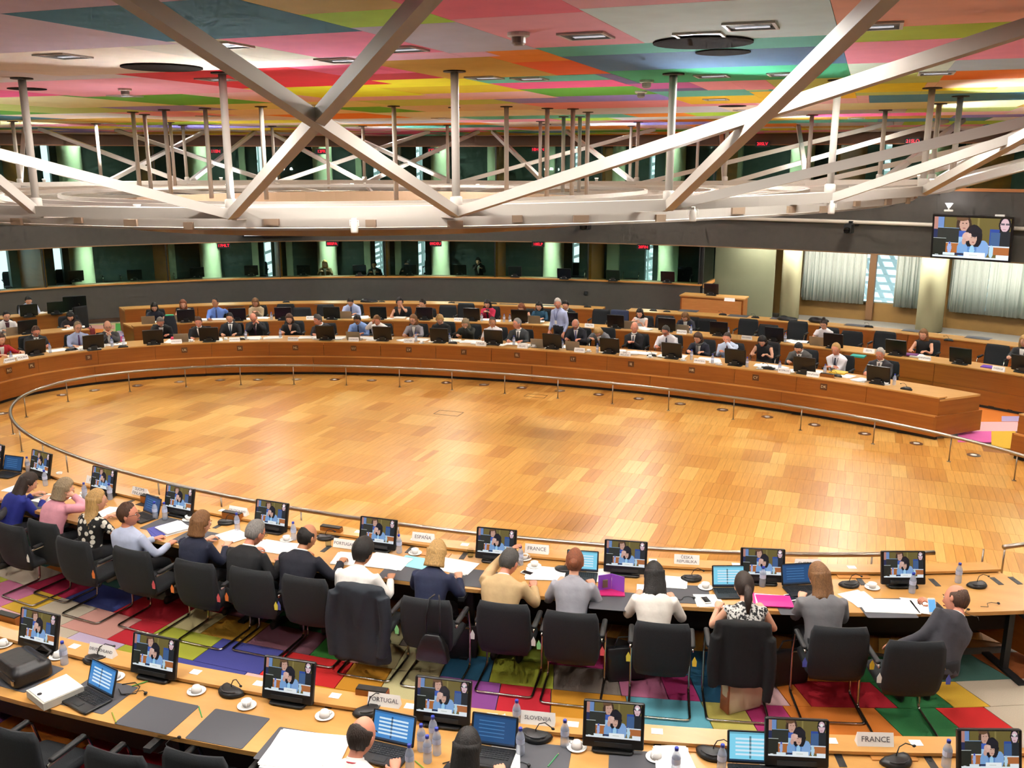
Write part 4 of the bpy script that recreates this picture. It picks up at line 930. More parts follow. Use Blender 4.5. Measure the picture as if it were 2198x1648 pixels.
# ---------------------------------------------------------------- prototypes: chair, monitor, small things
def chair_proto():
    bk = MB(); n = 12; rings = []
    for j in range(9):
        f = j / 8; z = .40 + .54 * f; y = -.235 - .055 * f - .02 * math.sin(f * 3.1); w = .235 + .018 * math.sin(f * math.pi) + .006 * f; e = .022 * (1 if 0 < j < 8 else .55)
        if j in (0, 8): w -= .018
        r = []
        for k in range(n + 1): x = w * (2 * k / n - 1); r.append((x, y + e - .030 * (1 - (x / w) ** 2) + .03, z))
        for k in range(n, -1, -1): x = w * (2 * k / n - 1); r.append((x, y - e - .030 * (1 - (x / w) ** 2) + .03, z))
        rings.append(r)
    bk.loft(rings); back = bk.mesh('backrest', FAB, True)
    seat = MB().rbox((0, .0, .455), (.49, .47, .07), .07, n=4).mesh('seat', FAB, True)
    def rnd(pts, r=.05, k=4):
        P = [Vector(p) for p in pts]; o = [P[0]]
        for a, c_, d in zip(P[:-2], P[1:-1], P[2:]):
            u = (a - c_).normalized() * r; v = (d - c_).normalized() * r
            for i in range(k + 1): f = i / k; o.append(c_ + u * (1 - f) ** 2 + v * f ** 2)
        return o + [P[-1]]
    pth = rnd([(.275, -.225, .66), (.275, .16, .665), (.275, .225, .42), (.275, .20, .016), (.275, -.30, .016), (-.275, -.30, .016), (-.275, .20, .016), (-.275, .225, .42), (-.275, .16, .665), (-.275, -.225, .66)])
    frame = MB().tube(pth, .0125, 8).mesh('frame', CHROME, True)
    sf = MB()
    for s_ in (-1, 1): sf.tube([(s_ * .275, .215, .42), (s_ * .2, .2, .425), (s_ * .2, -.2, .425)], .010, 6)
    brace = sf.mesh('seat_support', CHROME, True)
    arm = lambda s_: MB().rbox((s_ * .275, -.03, .685), (.05, .34, .03), .02, n=3).mesh('armrest', BLACKM, True)
    return [('backrest', back, []), ('seat', seat, []), ('frame', frame, []), ('seat_support', brace, []), ('armrest', arm(1), []), ('armrest', arm(-1), [])]
CHAIR = chair_proto()
TAGC = ['#e8c63a', '#6fb7c9', '#d95a63', '#7fd08a', '#d7dcd8', '#4a5bb0', '#e07a3a', '#d8d14a']
TAGM = {}
def tag_mesh(col, s_):
    if (col, s_) not in TAGM:
        m_ = MB(); m_.add([(s_ * .29 + x * .6, -.29 + y, z) for y in (0, .004) for x, z in ((-.03, .55), (.03, .55), (.035, .60), (0, .645), (-.035, .60))], [(0, 1, 2, 3, 4), (9, 8, 7, 6, 5)] + [(i, 5 + i, 5 + (i + 1) % 5, (i + 1) % 5) for i in range(5)])
        TAGM[(col, s_)] = m_.mesh('key_tag', M(col, .5))
    return TAGM[(col, s_)]
def uniq(l):
    LABELS[l] = LABELS.get(l, 0) + 1
    return l if LABELS[l] == 1 else l + ', %s one' % ORD[LABELS[l] - 1]
def chair_at(loc, yaw, label, tags=()):
    o = place(CHAIR, 'conference_chair', loc, yaw, uniq(label), 'chair', 'black conference chairs')
    for col, s_ in tags: ob('key_tag', tag_mesh(col, s_), o)
    return o
# ---- the picture on the screens: painted into a fine grid of coloured faces
def screen_picture(w, h):
    im = np.zeros((h, w, 3)); yy, xx = np.mgrid[0:h, 0:w]; X = xx / w; Y = yy / h
    def rect(x0, y0, x1, y1, c): im[(X >= x0) & (X < x1) & (Y >= y0) & (Y < y1)] = lin(c)[:3]
    def ell(cx, cy, rx, ry, c, y1=2.): im[(((X - cx) / rx) ** 2 + ((Y - cy) / ry) ** 2 < 1) & (Y < y1)] = lin(c)[:3]
    rect(0, 0, 1, 1, '#6e6232'); rect(.57, 0, .60, 1, '#8a7c46'); rect(0, 0, .13, .5, '#6f8fc4'); rect(.13, 0, .14, .5, '#2d3328')
    rect(.0, .0, .05, .35, '#b98478'); rect(0, .30, .14, .62, '#232d55')                                   # person at the left edge
    ell(.395, .17, .10, .25, '#3d2c22'); ell(.40, .17, .062, .17, '#caa08e'); ell(.37, .02, .08, .06, '#6a4c34'); rect(.37, .13, .39, .15, '#4a3028'); rect(.415, .13, .435, .15, '#4a3028'); rect(.385, .25, .42, .262, '#9a5a54'); rect(.31, .32, .50, .55, '#3f5fb4'); rect(.31, .47, .42, .62, '#9fc4e4')
    rect(.74, .26, .98, .70, '#2c4a9c'); ell(.92, .14, .075, .22, '#17171d'); ell(.92, .15, .055, .16, '#d9b8c0'); rect(.87, .105, .915, .15, '#5a5560'); rect(.93, .105, .975, .15, '#5a5560'); rect(.90, .24, .94, .252, '#a0606a')
    rect(.05, .26, .34, .62, '#2c302c'); rect(.05, .255, .34, .27, '#8fb4d8'); rect(.86, .30, 1, .70, '#20262c'); rect(.75, .33, .87, .66, '#41618f')
    rect(0, .52, .17, .96, '#22261f'); rect(0, .515, .17, .53, '#c9d2cc'); rect(.03, .93, .08, .945, '#dfe8e8')
    rect(.17, .62, .48, .64, '#e9f0f0'); rect(.17, .64, .36, .90, '#b06a34'); rect(.70, .66, 1, .69, '#dfe8f0'); rect(.76, .69, 1, .88, '#b06a3a')
    rect(.38, .60, .70, .92, '#6f9bd0'); ell(.39, .80, .07, .22, '#7da6d6'); ell(.66, .76, .08, .22, '#84aadb'); ell(.52, .70, .06, .2, '#5a86c4')
    ell(.53, .46, .115, .30, '#15151c', .70); ell(.525, .50, .05, .17, '#cfa795'); rect(.50, .47, .52, .485, '#3a2a26'); rect(.54, .47, .56, .485, '#3a2a26'); rect(.515, .585, .545, .6, '#9a5450'); ell(.54, .33, .10, .13, '#1b1b26'); rect(.44, .35, .63, .41, '#17171f')
    ell(.44, .46, .055, .11, '#d9b0a2'); ell(.475, .42, .03, .05, '#e0bcae'); ell(.41, .58, .03, .08, '#cda294')
    ell(.22, .76, .028, .14, '#9fb0dd'); rect(.208, .60, .232, .66, '#4a5ab8'); ell(.77, .80, .03, .15, '#b6d8ea'); ell(.52, .80, .034, .13, '#9fd0ee')
    rect(.30, .88, .42, .93, '#20284a'); rect(.14, .88, .30, .94, '#dcecf4'); rect(0, .95, 1, 1., '#e8f2f6'); rect(.42, .84, .70, .98, '#f0f6f8'); rect(.84, .87, 1, 1, '#eaf2f8')
    rect(.49, .905, .60, .915, '#b8c4b8')
    return im
def grid_mesh(name, im, w, h, emit, logo=False):
    H_, W_ = im.shape[:2]; vs_ = [((i / W_ - .5) * w, 0, (.5 - j / H_) * h) for j in range(H_ + 1) for i in range(W_ + 1)]
    fs = [(j * (W_ + 1) + i, (j + 1) * (W_ + 1) + i, (j + 1) * (W_ + 1) + i + 1, j * (W_ + 1) + i + 1) for j in range(H_) for i in range(W_)]
    me = bpy.data.meshes.new(name); me.from_pydata(vs_, [], fs); at_ = me.attributes.new('Col', 'FLOAT_COLOR', 'FACE')
    d = np.ones((H_ * W_, 4), 'f'); d[:, :3] = im.reshape(-1, 3); at_.data.foreach_set('color', d.ravel()); me.materials.append(attr_mat(emit)); me.update(); return me
SW, SH_ = .392, .252
tilt = Matrix.Rotation(rad(-14), 4, 'X')
scr = grid_mesh('screen', screen_picture(104, 66), SW, SH_, .85)
MX = Matrix.Translation((0, -.02, .015)) @ tilt
mon_case = MB().rbox((0, 0, 0), (.44, .335, .035), .012, X=MX @ Matrix.Translation((0, .0, .185)) @ Matrix.Rotation(math.pi / 2, 4, 'X')).mesh('case', M('#0e0f11', .35))
scr.transform(MX @ Matrix.Translation((0, -.0185, .215)))
mon_bar = MB().box((0, -.022, .045), (.27, .016, .03), X=MX).mesh('speaker_bar', M('#1d1f22', .5)); mon_foot = MB().rbox((0, .02, .012), (.30, .16, .024), .03).box((0, .05, .06), (.12, .03, .10)).mesh('foot', M('#0e0f11', .45))
mon_lab = MB().box((.02, .0185, .045), (.20, .003, .014), X=MX).mesh('label_strip', M('#d8d6d0', .5))
mon_logo = MB().lathe([(.011, -.0006), (.011, .0006)], 10, X=MX @ Matrix.Translation((.165, -.020, .315)) @ Matrix.Rotation(math.pi / 2, 4, 'X')).mesh('corner_mark', M('#cfd6dc', .4, emit=.5))
MON = [('case', mon_case, []), ('screen', scr, []), ('speaker_bar', mon_bar, []), ('foot', mon_foot, []), ('label_strip', mon_lab, []), ('corner_mark', mon_logo, [])]
# big wall screen
big = grid_mesh('screen', screen_picture(150, 92), 1.86, 1.06, 1.15)
# ---- conference microphone, flap box, bottle, cup, laptop, plate, papers
def mic_proto():
    b_ = MB(); rings = []
    for z, r in ((0, .105), (.015, .11), (.03, .10), (.045, .07)): rings.append([(r * math.cos(math.pi * k / 12 + math.pi), r * .95 * math.sin(math.pi * k / 12 + math.pi) + .05, z) for k in range(13)])
    b_.loft(rings); base = b_.mesh('base', M('#17181a', .4), True)
    neck = MB().tube([(.0, .03, .03), (0, .03, .06), (.02, .035, .10), (.06, .03, .12), (.11, .02, .10)], .0035, 6).mesh('gooseneck', BLACK, True)
    tip = MB().ball((.118, .018, .096), (.013, .009, .009), 8, 6).mesh('microphone', BLACK, True); lip = MB().tube([(-.075, .0, .040), (-.04, -.03, .042), (0, -.04, .042), (.04, -.03, .042), (.075, .0, .040)], .004, 5).mesh('rim', M('#34363a', .3), True)
    return [('base', base, []), ('gooseneck', neck, []), ('microphone', tip, []), ('rim', lip, [])]
MIC = mic_proto()
BOTG = plastic_mat(); CAPB = M('#2b3fae', .4)
bot = MB().lathe([(.028, 0), (.032, .006), (.032, .06), (.029, .075), (.032, .09), (.032, .135), (.026, .16), (.013, .185), (.012, .2)], 12).mesh('bottle_body', BOTG, True)
BOT = [('bottle_body', bot, []), ('cap', MB().lathe([(.0145, .192), (.0145, .212), (.013, .215)], 12).mesh('cap', CAPB, True), []), ('label_band', MB().lathe([(.0325, .092), (.0325, .132)], 12, caps=False).mesh('label_band', M('#b9c4e0', .5)), [])]
PORC = M('#f4f2ee', .25)
CUP = [('saucer', MB().lathe([(.03, 0), (.045, .002), (.075, .012), (.074, .015), (.045, .006), (.001, .005)], 20).mesh('saucer', PORC, True), []), ('cup', MB().lathe([(.022, .006), (.03, .012), (.042, .055), (.040, .055), (.028, .016), (.001, .014)], 18).mesh('cup', PORC, True), [('cup_handle', MB().tube([(.036, 0, .048), (.056, 0, .045), (.056, 0, .028), (.034, 0, .022)], .004, 6).mesh('cup_handle', PORC, True), [])])]
CUPD = [CUP[0], ('cup', MB().lathe([(.042, .008), (.04, .03), (.03, .055), (.02, .06), (.001, .06)], 18).mesh('cup', PORC, True), [('cup_handle', CUP[1][2][0][1], [])])]
GLS = [('tumbler', MB().lathe([(.028, 0), (.033, .004), (.036, .09), (.0345, .09), (.031, .008), (.001, .006)], 14).mesh('tumbler', glass_mat('#eef2f2'), True), [])]
def lap_screen(kind):
    im = np.ones((30, 46, 3)) * np.array(lin({'blue': '#3f86c8', 'cyan': '#7fd0ea', 'dark': '#1f4a78'}[kind])[:3]); im[:2] *= .6; im[-2:] = lin('#20364e')[:3]
    if kind != 'dark':
        for r in range(6, 26, 4): im[r:r + 2, 6:40] = np.array(lin('#cfe6f4')[:3]); im[4:27, 20:22] *= .8
    else:
        for r in range(6, 26, 4): im[r:r + 1, 6:34] = np.array(lin('#3f76a8')[:3])
    return grid_mesh('screen', im, .30, .19, 1.0)
def laptop_proto(kind, shell='#1a1b1d'):
    sm = M(shell, .4, .0 if shell[1] < '5' else .6); base = MB().rbox((0, 0, .010), (.33, .23, .018), .012).mesh('base', sm); keys = MB()
    for r in range(5):
        for c_ in range(13): keys.box((-.126 + c_ * .021, .075 - r * .021, .0205), (.017, .017, .003))
    keys.box((0, -.065, .0195), (.09, .05, .002)); X = Matrix.Translation((0, .115, .02)) @ Matrix.Rotation(rad(-18), 4, 'X')
    lid = MB().rbox((0, 0, 0), (.33, .215, .009), .01, X=X @ Matrix.Translation((0, 0, .108)) @ Matrix.Rotation(math.pi / 2, 4, 'X')).mesh('lid', sm); sc_ = lap_screen(kind); sc_.transform(X @ Matrix.Translation((0, -.0052, .11)))
    return [('base', base, [('keyboard', keys.mesh('keyboard', BLACKM), [])]), ('lid', lid, [('screen', sc_, [])])]
LAP = {k: laptop_proto(k) for k in ('blue', 'cyan', 'dark')}; LAPS = laptop_proto('dark', '#a8a294')
def plate_at(txt, px, py, e, who, z=.79, flip=False, w=.26, yo=0):
    q = G(px, py, z + .045); h = .095
    if e in (D1F, D2F) and z > .78: tq = ET(q, e); q = EP(off(e, .09), tq)
    yw = yaw_in(q, e) + yo
    m_ = MB(); m_.add([(-w / 2, -.035, 0), (w / 2, -.035, 0), (w / 2, .0, h), (-w / 2, .0, h), (w / 2, .035, 0), (-w / 2, .035, 0)], [(0, 1, 2, 3), (3, 2, 4, 5), (0, 5, 4, 1), (0, 3, 5), (1, 4, 2)])
    o = m_.build('name_plate', PAPER); o.location = (q[0], q[1], z); o.rotation_euler.z = yw
    tag(o, uniq('white folded name card %s' % who), 'name card', 'name cards on the desks')
    if txt:
        sz = min(.055, w * .9 / (max(len(l) for l in txt.split('\n')) * .62)); a = math.atan2(.035, h)
        ink = text_mesh(txt, sz, M('#5a5860', .8))
        X = Matrix.Translation((0, -.0185, h * .5)) @ Matrix.Rotation(math.pi / 2 - a, 4, 'X'); ob('lettering', ink, o, mat=X)
        X = Matrix.Rotation(math.pi, 4, 'Z') @ X; ob('lettering', ink, o, mat=X)
    return o
def paper_at(px, py, e, who, w=.21, h=.297, rz=0., n=3, col=None, z=.75, name='paper_stack', cat='papers', word='white paper sheets'):
    q = G(px, py, z); yw = yaw_in(q, e) + rz; r = random.Random(px * 7 + py); m_ = MB()
    for k_ in range(n):
        a = r.uniform(-.12, .12); m_.box((r.uniform(-.02, .02), r.uniform(-.02, .02), .0015 + k_ * .003), (w, h, .003), a)
    o = m_.build(name, col or PAPER); o.location = (q[0], q[1], z + .0005); o.rotation_euler.z = yw; return tag(o, uniq('%s %s' % (word, who)), cat)
def pad_at(px, py, e, who, z=.75, w=.48, h=.40, rz=0, label='dark grey desk pad %s'):
    q = G(px, py, z); m_ = MB().rbox((0, 0, .002), (w, h, .004), .015); o = m_.build('desk_pad', M('#4b4c52', .7)); o.location = (q[0], q[1], z); o.rotation_euler.z = yaw_in(q, e) + rz
    return tag(o, uniq(label % who), 'desk pad', 'dark desk pads')
def thing_at(proto, name, px, py, z, e, label, cat, group=None, rz=0., X=None):
    q = G(px, py, z); return place(proto, name, (q[0], q[1], z), yaw_in(q, e) + rz, uniq(label), cat, group, X=X)
def who(px, py, z=.8):
    q = G(px, py, z); best = min(PEOPLE, key=lambda p: (p[0].x - q[0]) ** 2 + (p[0].y - q[1]) ** 2)
    return short(best[1])
SHORT = {}
def short(l): return SHORT.get(l, l)
# ---------------------------------------------------------------- the people
def spots_mat():
    m = bpy.data.materials.new('spotted_cloth'); m.use_nodes = True; nt = m.node_tree; b_ = nt.nodes['Principled BSDF']; tc = nt.nodes.new('ShaderNodeTexCoord'); v = nt.nodes.new('ShaderNodeTexVoronoi'); v.inputs['Scale'].default_value = 15
    r = nt.nodes.new('ShaderNodeValToRGB'); r.color_ramp.elements[0].position = .40; r.color_ramp.elements[1].position = .44; r.color_ramp.elements[0].color = lin('#dcd6c8'); r.color_ramp.elements[1].color = lin('#121212')
    nt.links.new(tc.outputs['Object'], v.inputs['Vector']); nt.links.new(v.outputs['Distance'], r.inputs[0]); nt.links.new(r.outputs[0], b_.inputs['Base Color']); b_.inputs['Roughness'].default_value = .8; return m
def marble_mat(c0, c1, s_=38):
    m = bpy.data.materials.new('printed_cloth'); m.use_nodes = True; nt = m.node_tree; b_ = nt.nodes['Principled BSDF']; tc = nt.nodes.new('ShaderNodeTexCoord'); v = nt.nodes.new('ShaderNodeTexNoise'); v.inputs['Scale'].default_value = s_; v.inputs['Detail'].default_value = 5
    r = nt.nodes.new('ShaderNodeValToRGB'); r.color_ramp.elements[0].position = .46; r.color_ramp.elements[1].position = .54; r.color_ramp.elements[0].color = lin(c0); r.color_ramp.elements[1].color = lin(c1)
    nt.links.new(tc.outputs['Object'], v.inputs['Vector']); nt.links.new(v.outputs['Fac'], r.inputs[0]); nt.links.new(r.outputs[0], b_.inputs['Base Color']); b_.inputs['Roughness'].default_value = .8; return m
NAVY, CHAR, BLK, DGREY = '#1b2138', '#33343a', '#15161a', '#2c3138'
def P(label, sh, *a, **k):
    SHORT[label] = sh; return person(label, *a, **k)
n_ = dict(lod=0)
P('person in a dark suit cut off by the left edge, hand on the desk', 'the dark suit at the left edge', -45, 1035, D1B, CHAR, 'suit', ('short', 'dark'), lean=16, Rh=(.26, .44, .80), **n_)
P('person in a bright blue jacket bent over papers', 'the blue jacket', 60, 1036, D1B, '#1c2a86', 'wjacket', ('mid', 'dark'), lean=14, curve=22, hp=22, hy=18, sc=.95, Rh=(.12, .40, .80), **n_)
P('person in a pink jacket with a hand held to the face', 'the pink jacket', 138, 1050, D1B, '#d996a4', 'wjacket', ('bob', 'ash'), lean=12, curve=20, hp=8, hy=22, sc=.97, Rh=('H', .075, .085, -.05), Rup=(1, 0, 0), rc=.5, Lh=(-.05, .36, .80), **n_)
P('person in a black top with large white spots', 'the spotted top', 208, 1074, D1B, '#111', 'blouse', ('long', 'blond'), lean=8, curve=10, hp=2, hy=30, sc=.96, Rh=(.22, .38, .80), mat=spots_mat(), sleeve='short', shoes='#c2ab8c', **n_)
P('person in a light blue shirt leaning back and looking aside', 'the leaning light blue shirt', 275, 1104, D1B, '#b7c1da', 'shirt', ('short', 'brown'), 'pink', lean=-6, curve=4, hp=0, hy=62, Rh=(.26, .30, .76), Lh=(.02, .34, .77), rc=.7, lc=.7, glasses=True, **n_)
P('person in a navy jacket sitting right of the leaning light blue shirt', 'the first navy jacket', 432, 1123, D1B, NAVY, 'wjacket', ('bob', 'lbrown'), lean=8, curve=14, hp=6, hy=22, sc=.97, Rh=(.16, .38, .80), **n_)
P('person in a black suit with a white collar, reading papers', 'the black suit with white collar', 548, 1143, D1B, BLK, 'suit', ('short', 'grey'), 'pink', lean=10, curve=18, hp=20, hy=22, Rh=(.24, .34, .80), glasses=True, **n_)
P('person in a dark navy suit writing with the right hand', 'the dark navy suit', 660, 1152, D1B, '#191b28', 'suit', ('bald', 'black'), 'tan', lean=12, curve=18, hp=16, hy=20, Rh=(.30, .44, .80), rc=.6, **n_)
P('person in a white shirt with a dark jacket hung on the chair behind', 'the white shirt', 780, 1184, D1B, '#e6e2dc', 'shirt', ('thick', 'black'), 'tan', lean=14, curve=18, hp=10, hy=16, Rh=(.24, .40, .80), **n_)
P('person in a navy jacket bent over a wide sheet of paper', 'the second navy jacket', 938, 1188, D1B, '#1d2542', 'wjacket', ('bob', 'blond'), lean=14, curve=18, hp=16, hy=0, sc=.97, Rh=(.20, .36, .80), **n_)
P('person in a beige jacket with one hand on the head, writing', 'the beige jacket', 1093, 1206, D1B, '#c3a679', 'suit', ('short', 'dgrey'), 'pink', lean=14, curve=26, hp=24, hy=24, Lh=('H', -.06, .03, .10), Lup=(-.5, 0, 1), lc=.25, Rh=(.26, .42, .80), rc=.7, glasses=True, **n_)
P('person in a pale grey jacket working at a lit laptop', 'the pale grey jacket', 1234, 1206, D1B, '#9a9aa2', 'wjacket', ('bun', 'red'), lean=14, curve=16, hp=12, sc=.97, Rh=(.17, .38, .80), Lh=(-.17, .38, .80), **n_)
P('person in a white jacket with both arms on the desk', 'the white jacket', 1404, 1236, D1B, '#dcd6cc', 'wjacket', ('mid', 'black'), lean=14, curve=20, hp=18, hy=-8, sc=.97, Rh=(.18, .38, .80), Lh=(-.16, .40, .80), **n_)
P('person in a sleeveless black and white printed top at a laptop', 'the printed top', 1597, 1258, D1B, '#777', 'sleeveless', ('pony', 'dark'), lean=14, curve=18, hp=16, hy=-6, sc=.97, Rh=(.20, .38, .80), Lh=(-.22, .38, .80), mat=marble_mat('#17171a', '#c9c7c2'), **n_)
P('person in a grey sweater at a laptop beside a white phone', 'the grey sweater', 1757, 1238, D1B, '#6d6d70', 'sweater', ('mid', 'lbrown'), lean=12, curve=14, hp=12, hy=-22, sc=.97, Rh=(.14, .36, .80), Lh=(-.12, .40, .80), **n_)
P('person in a charcoal suit leaning sideways and holding up a phone', 'the charcoal suit with the phone', 2052, 1286, D1B, '#3b3b42', 'suit', ('bald', 'brown'), 'pink', lean=12, curve=12, hp=24, hy=-20, side=50, yaw_off=6, Rh=(.16, .44, .92), rc=.7, Lh=(-.28, .20, .66), **n_)
P('person in a white shirt with a red lanyard typing on a laptop', 'the red lanyard', 777, 1580, D2B, '#e9e6e2', 'shirt', ('bald', 'dark'), 'pink', lean=14, curve=16, hp=14, hy=18, Rh=(.20, .40, .80), Lh=(-.16, .38, .80), lanyard='#b3202e', **n_)
P('person with smooth black hair at the bottom edge by a laptop', 'the black hair at the bottom edge', 1003, 1606, D2B, '#1b1b20', 'wjacket', ('long', 'black'), lean=12, curve=14, hp=10, sc=.96, Rh=(.2, .38, .80), **n_)
# far side, first row
f1 = [
 ('person in a red jacket cut off by the left edge of the far row', 'the red jacket', 2, 728, '#b8202c', 'wjacket', ('mid', 'brown'), dict(lean=10, Lh=(-.30, .40, .80), sc=.96)),
 ('person in a black suit and glasses looking down behind a tilted screen', 'the black suit with glasses', 77, 711, BLK, 'suit', ('short', 'brown'), dict(skin='pink', hp=24, lean=12, tie='#15151a', glasses=True)),
 ('person in a light blue shirt and purple tie with an elbow out', 'the purple tie', 167, 702, '#aab8dc', 'shirt', ('short', 'ash'), dict(hy=-8, hp=6, tie='#4a2c5e', glasses=True, lean=2)),
 ('person in a grey suit with fingertips pressed together', 'the folded hands', 231, 700, '#3e3f42', 'suit', ('bald', 'dgrey'), dict(hp=10, Rh=(.03, .28, .98), Lh=(-.03, .28, .98), rc=.1, lc=.1, lean=4, glasses=True)),
 ('person in a black suit covering the face with a hand', 'the covered face', 344, 691, BLK, 'suit', ('short', 'grey'), dict(skin='pink', hp=28, lean=16, Rh=('H', .03, .10, .02), Rup=(0, 1, .3))),
 ('person in a black suit behind a grey laptop and a monitor', 'the black suit behind the laptop', 426, 691, BLK, 'suit', ('short', 'brown'), dict(skin='pink', hp=14, lean=10, tie='#4a4a55')),
 ('person in a black suit and dark tie sitting upright', 'the upright black suit', 493, 682, '#17181c', 'suit', ('short', 'black'), dict(hp=16, lean=4, tie='#3a4652')),
 ('person in a black suit and purple tie holding hands to the chin', 'the hands at the chin', 544, 682, BLK, 'suit', ('bald', 'dark'), dict(skin='pink', hp=22, lean=8, hr=8, tie='#40203a', Rh=('H', .02, .10, -.11), Lh=('H', -.10, .10, -.11), rc=.9, lc=.9)),
 ('person in a black top with an open neck', 'the open-necked black top', 621, 684, '#131417', 'blouse', ('bob', 'brown'), dict(hp=14, lean=12, neck=.05, sc=.96)),
 ('person in a dark suit leaning over and looking aside', 'the dark suit leaning aside', 682, 686, '#22242a', 'suit', ('short', 'dgrey'), dict(skin='pink', hy=40, hp=14, lean=14, side=8, tie='#2a2a33')),
 ('person in a sky blue shirt and dark tie behind a tablet', 'the sky blue shirt', 767, 686, '#7f9fd8', 'shirt', ('short', 'black'), dict(skin='tan', hp=30, lean=12, tie='#1a2036')),
 ('person in a white shirt and red tie with a hand at the temple', 'the white shirt with red tie', 809, 687, '#e6e2de', 'shirt', ('short', 'lbrown'), dict(skin='pink', hp=22, lean=12, tie='#7a1c2a', Rh=('H', .09, .07, .02), Rup=(1, 0, 0), lanyard='#26242a')),
 ('person in a light grey blazer and lanyard', 'the light grey blazer', 887, 686, '#8c8890', 'wjacket', ('bob', 'lbrown'), dict(hp=6, hy=12, lean=4, shirt='#e2dcd4', glasses=True, sc=.96, lanyard='#3a3438')),
 ('person in a plain black top behind a monitor', 'the plain black top', 944, 686, '#18191b', 'sweater', ('thick', 'blond'), dict(hp=24, lean=12, sc=.97)),
 ('person in a dark green jacket with a hand over the mouth', 'the dark green jacket', 999, 694, '#23261f', 'wjacket', ('long', 'ash'), dict(hp=24, lean=16, sc=.96, Lh=('H', -.02, .10, -.05), Lup=(0, 1, .3), shirt='#2c2c2a')),
 ('person in a white shirt resting the chin on a hand', 'the chin on the hand', 1057, 691, '#e2dee0', 'shirt', ('crop', 'dgrey'), dict(skin='tan', hp=8, hy=-6, lean=8, Lh=('H', -.01, .10, -.09), rc=.5, lanyard='#3a3438')),
 ('person in a dark grey suit turned aside, hand on papers', 'the dark grey suit turned aside', 1110, 694, '#33373a', 'suit', ('crop', 'grey'), dict(skin='pink', hy=38, hp=6, lean=6, tie='#22262a')),
 ('person in a black suit and lilac tie reading behind a laptop', 'the lilac tie', 1235, 696, '#22252e', 'suit', ('bald', 'white'), dict(skin='pink', hp=28, lean=10, tie='#6a6a92', glasses=True)),
 ('person in a grey cardigan bent low over the desk writing', 'the grey cardigan', 1283, 712, '#75767a', 'wjacket', ('bob', 'blond'), dict(hp=40, lean=24, curve=24, sc=.96)),
 ('person in a black suit with hands joined, head turned', 'the joined hands', 1362, 703, '#1a1c22', 'suit', ('none', 'grey'), dict(skin='pink', hy=-30, hp=4, lean=6, tie='#30303c', Rh=(.05, .36, .86), Lh=(-.05, .36, .86))),
 ('person in a white shirt and navy tie reading', 'the navy tie', 1429, 710, '#e8e6ea', 'shirt', ('short', 'dgrey'), dict(skin='pink', hp=24, hy=8, lean=10, tie='#20243c', glasses=True)),
 ('person in a navy jacket with a grey scarf, writing', 'the grey scarf', 1498, 725, '#1f2334', 'wjacket', ('bob', 'brown'), dict(hp=20, hy=10, lean=14, sc=.96, scarf='#5a5a5c')),
 ('person in a pale blue shirt covering the face with a hand, phone in the other', 'the pale blue shirt', 1561, 725, '#bccbe4', 'shirt', ('crop', 'dark'), dict(skin='pink', hp=18, lean=8, tie='#4a2230', Lh=('H', -.02, .115, -.02), Lup=(0, 1, .2), lc=.1, Rh=(.10, .34, .86))),
 ('person in a black sleeveless dress writing on white paper', 'the black sleeveless dress', 1636, 732, '#19191b', 'sleeveless', ('bob', 'black'), dict(hp=30, lean=14, sc=.96)),
 ('person in a grey suit bowed over the desk behind a monitor', 'the bowed grey suit', 1714, 747, '#4a4a48', 'suit', ('short', 'black'), dict(hp=34, lean=18, tie='#3a2a2e', glasses=True)),
 ('person in a white shirt and lanyard smiling with folded arms', 'the folded arms', 1794, 749, '#eae8ee', 'shirt', ('short', 'blond'), dict(skin='pink', hp=10, hy=4, lean=8, tie='#2a2c40', lanyard='#3a3a44', Rh=(-.05, .36, .82), Lh=(.05, .36, .80))),
 ('person in a dark grey suit at the right end of the far row', 'the suit at the right end', 1889, 760, '#34363c', 'suit', ('short', 'white'), dict(skin='pink', hp=12, lean=6, tie='#3a3c44')),
]
for lb, sh, px, py, col, kd, hr_, kw in f1: P(lb, sh, px, py, D1B, col, kd, hr_, **kw)
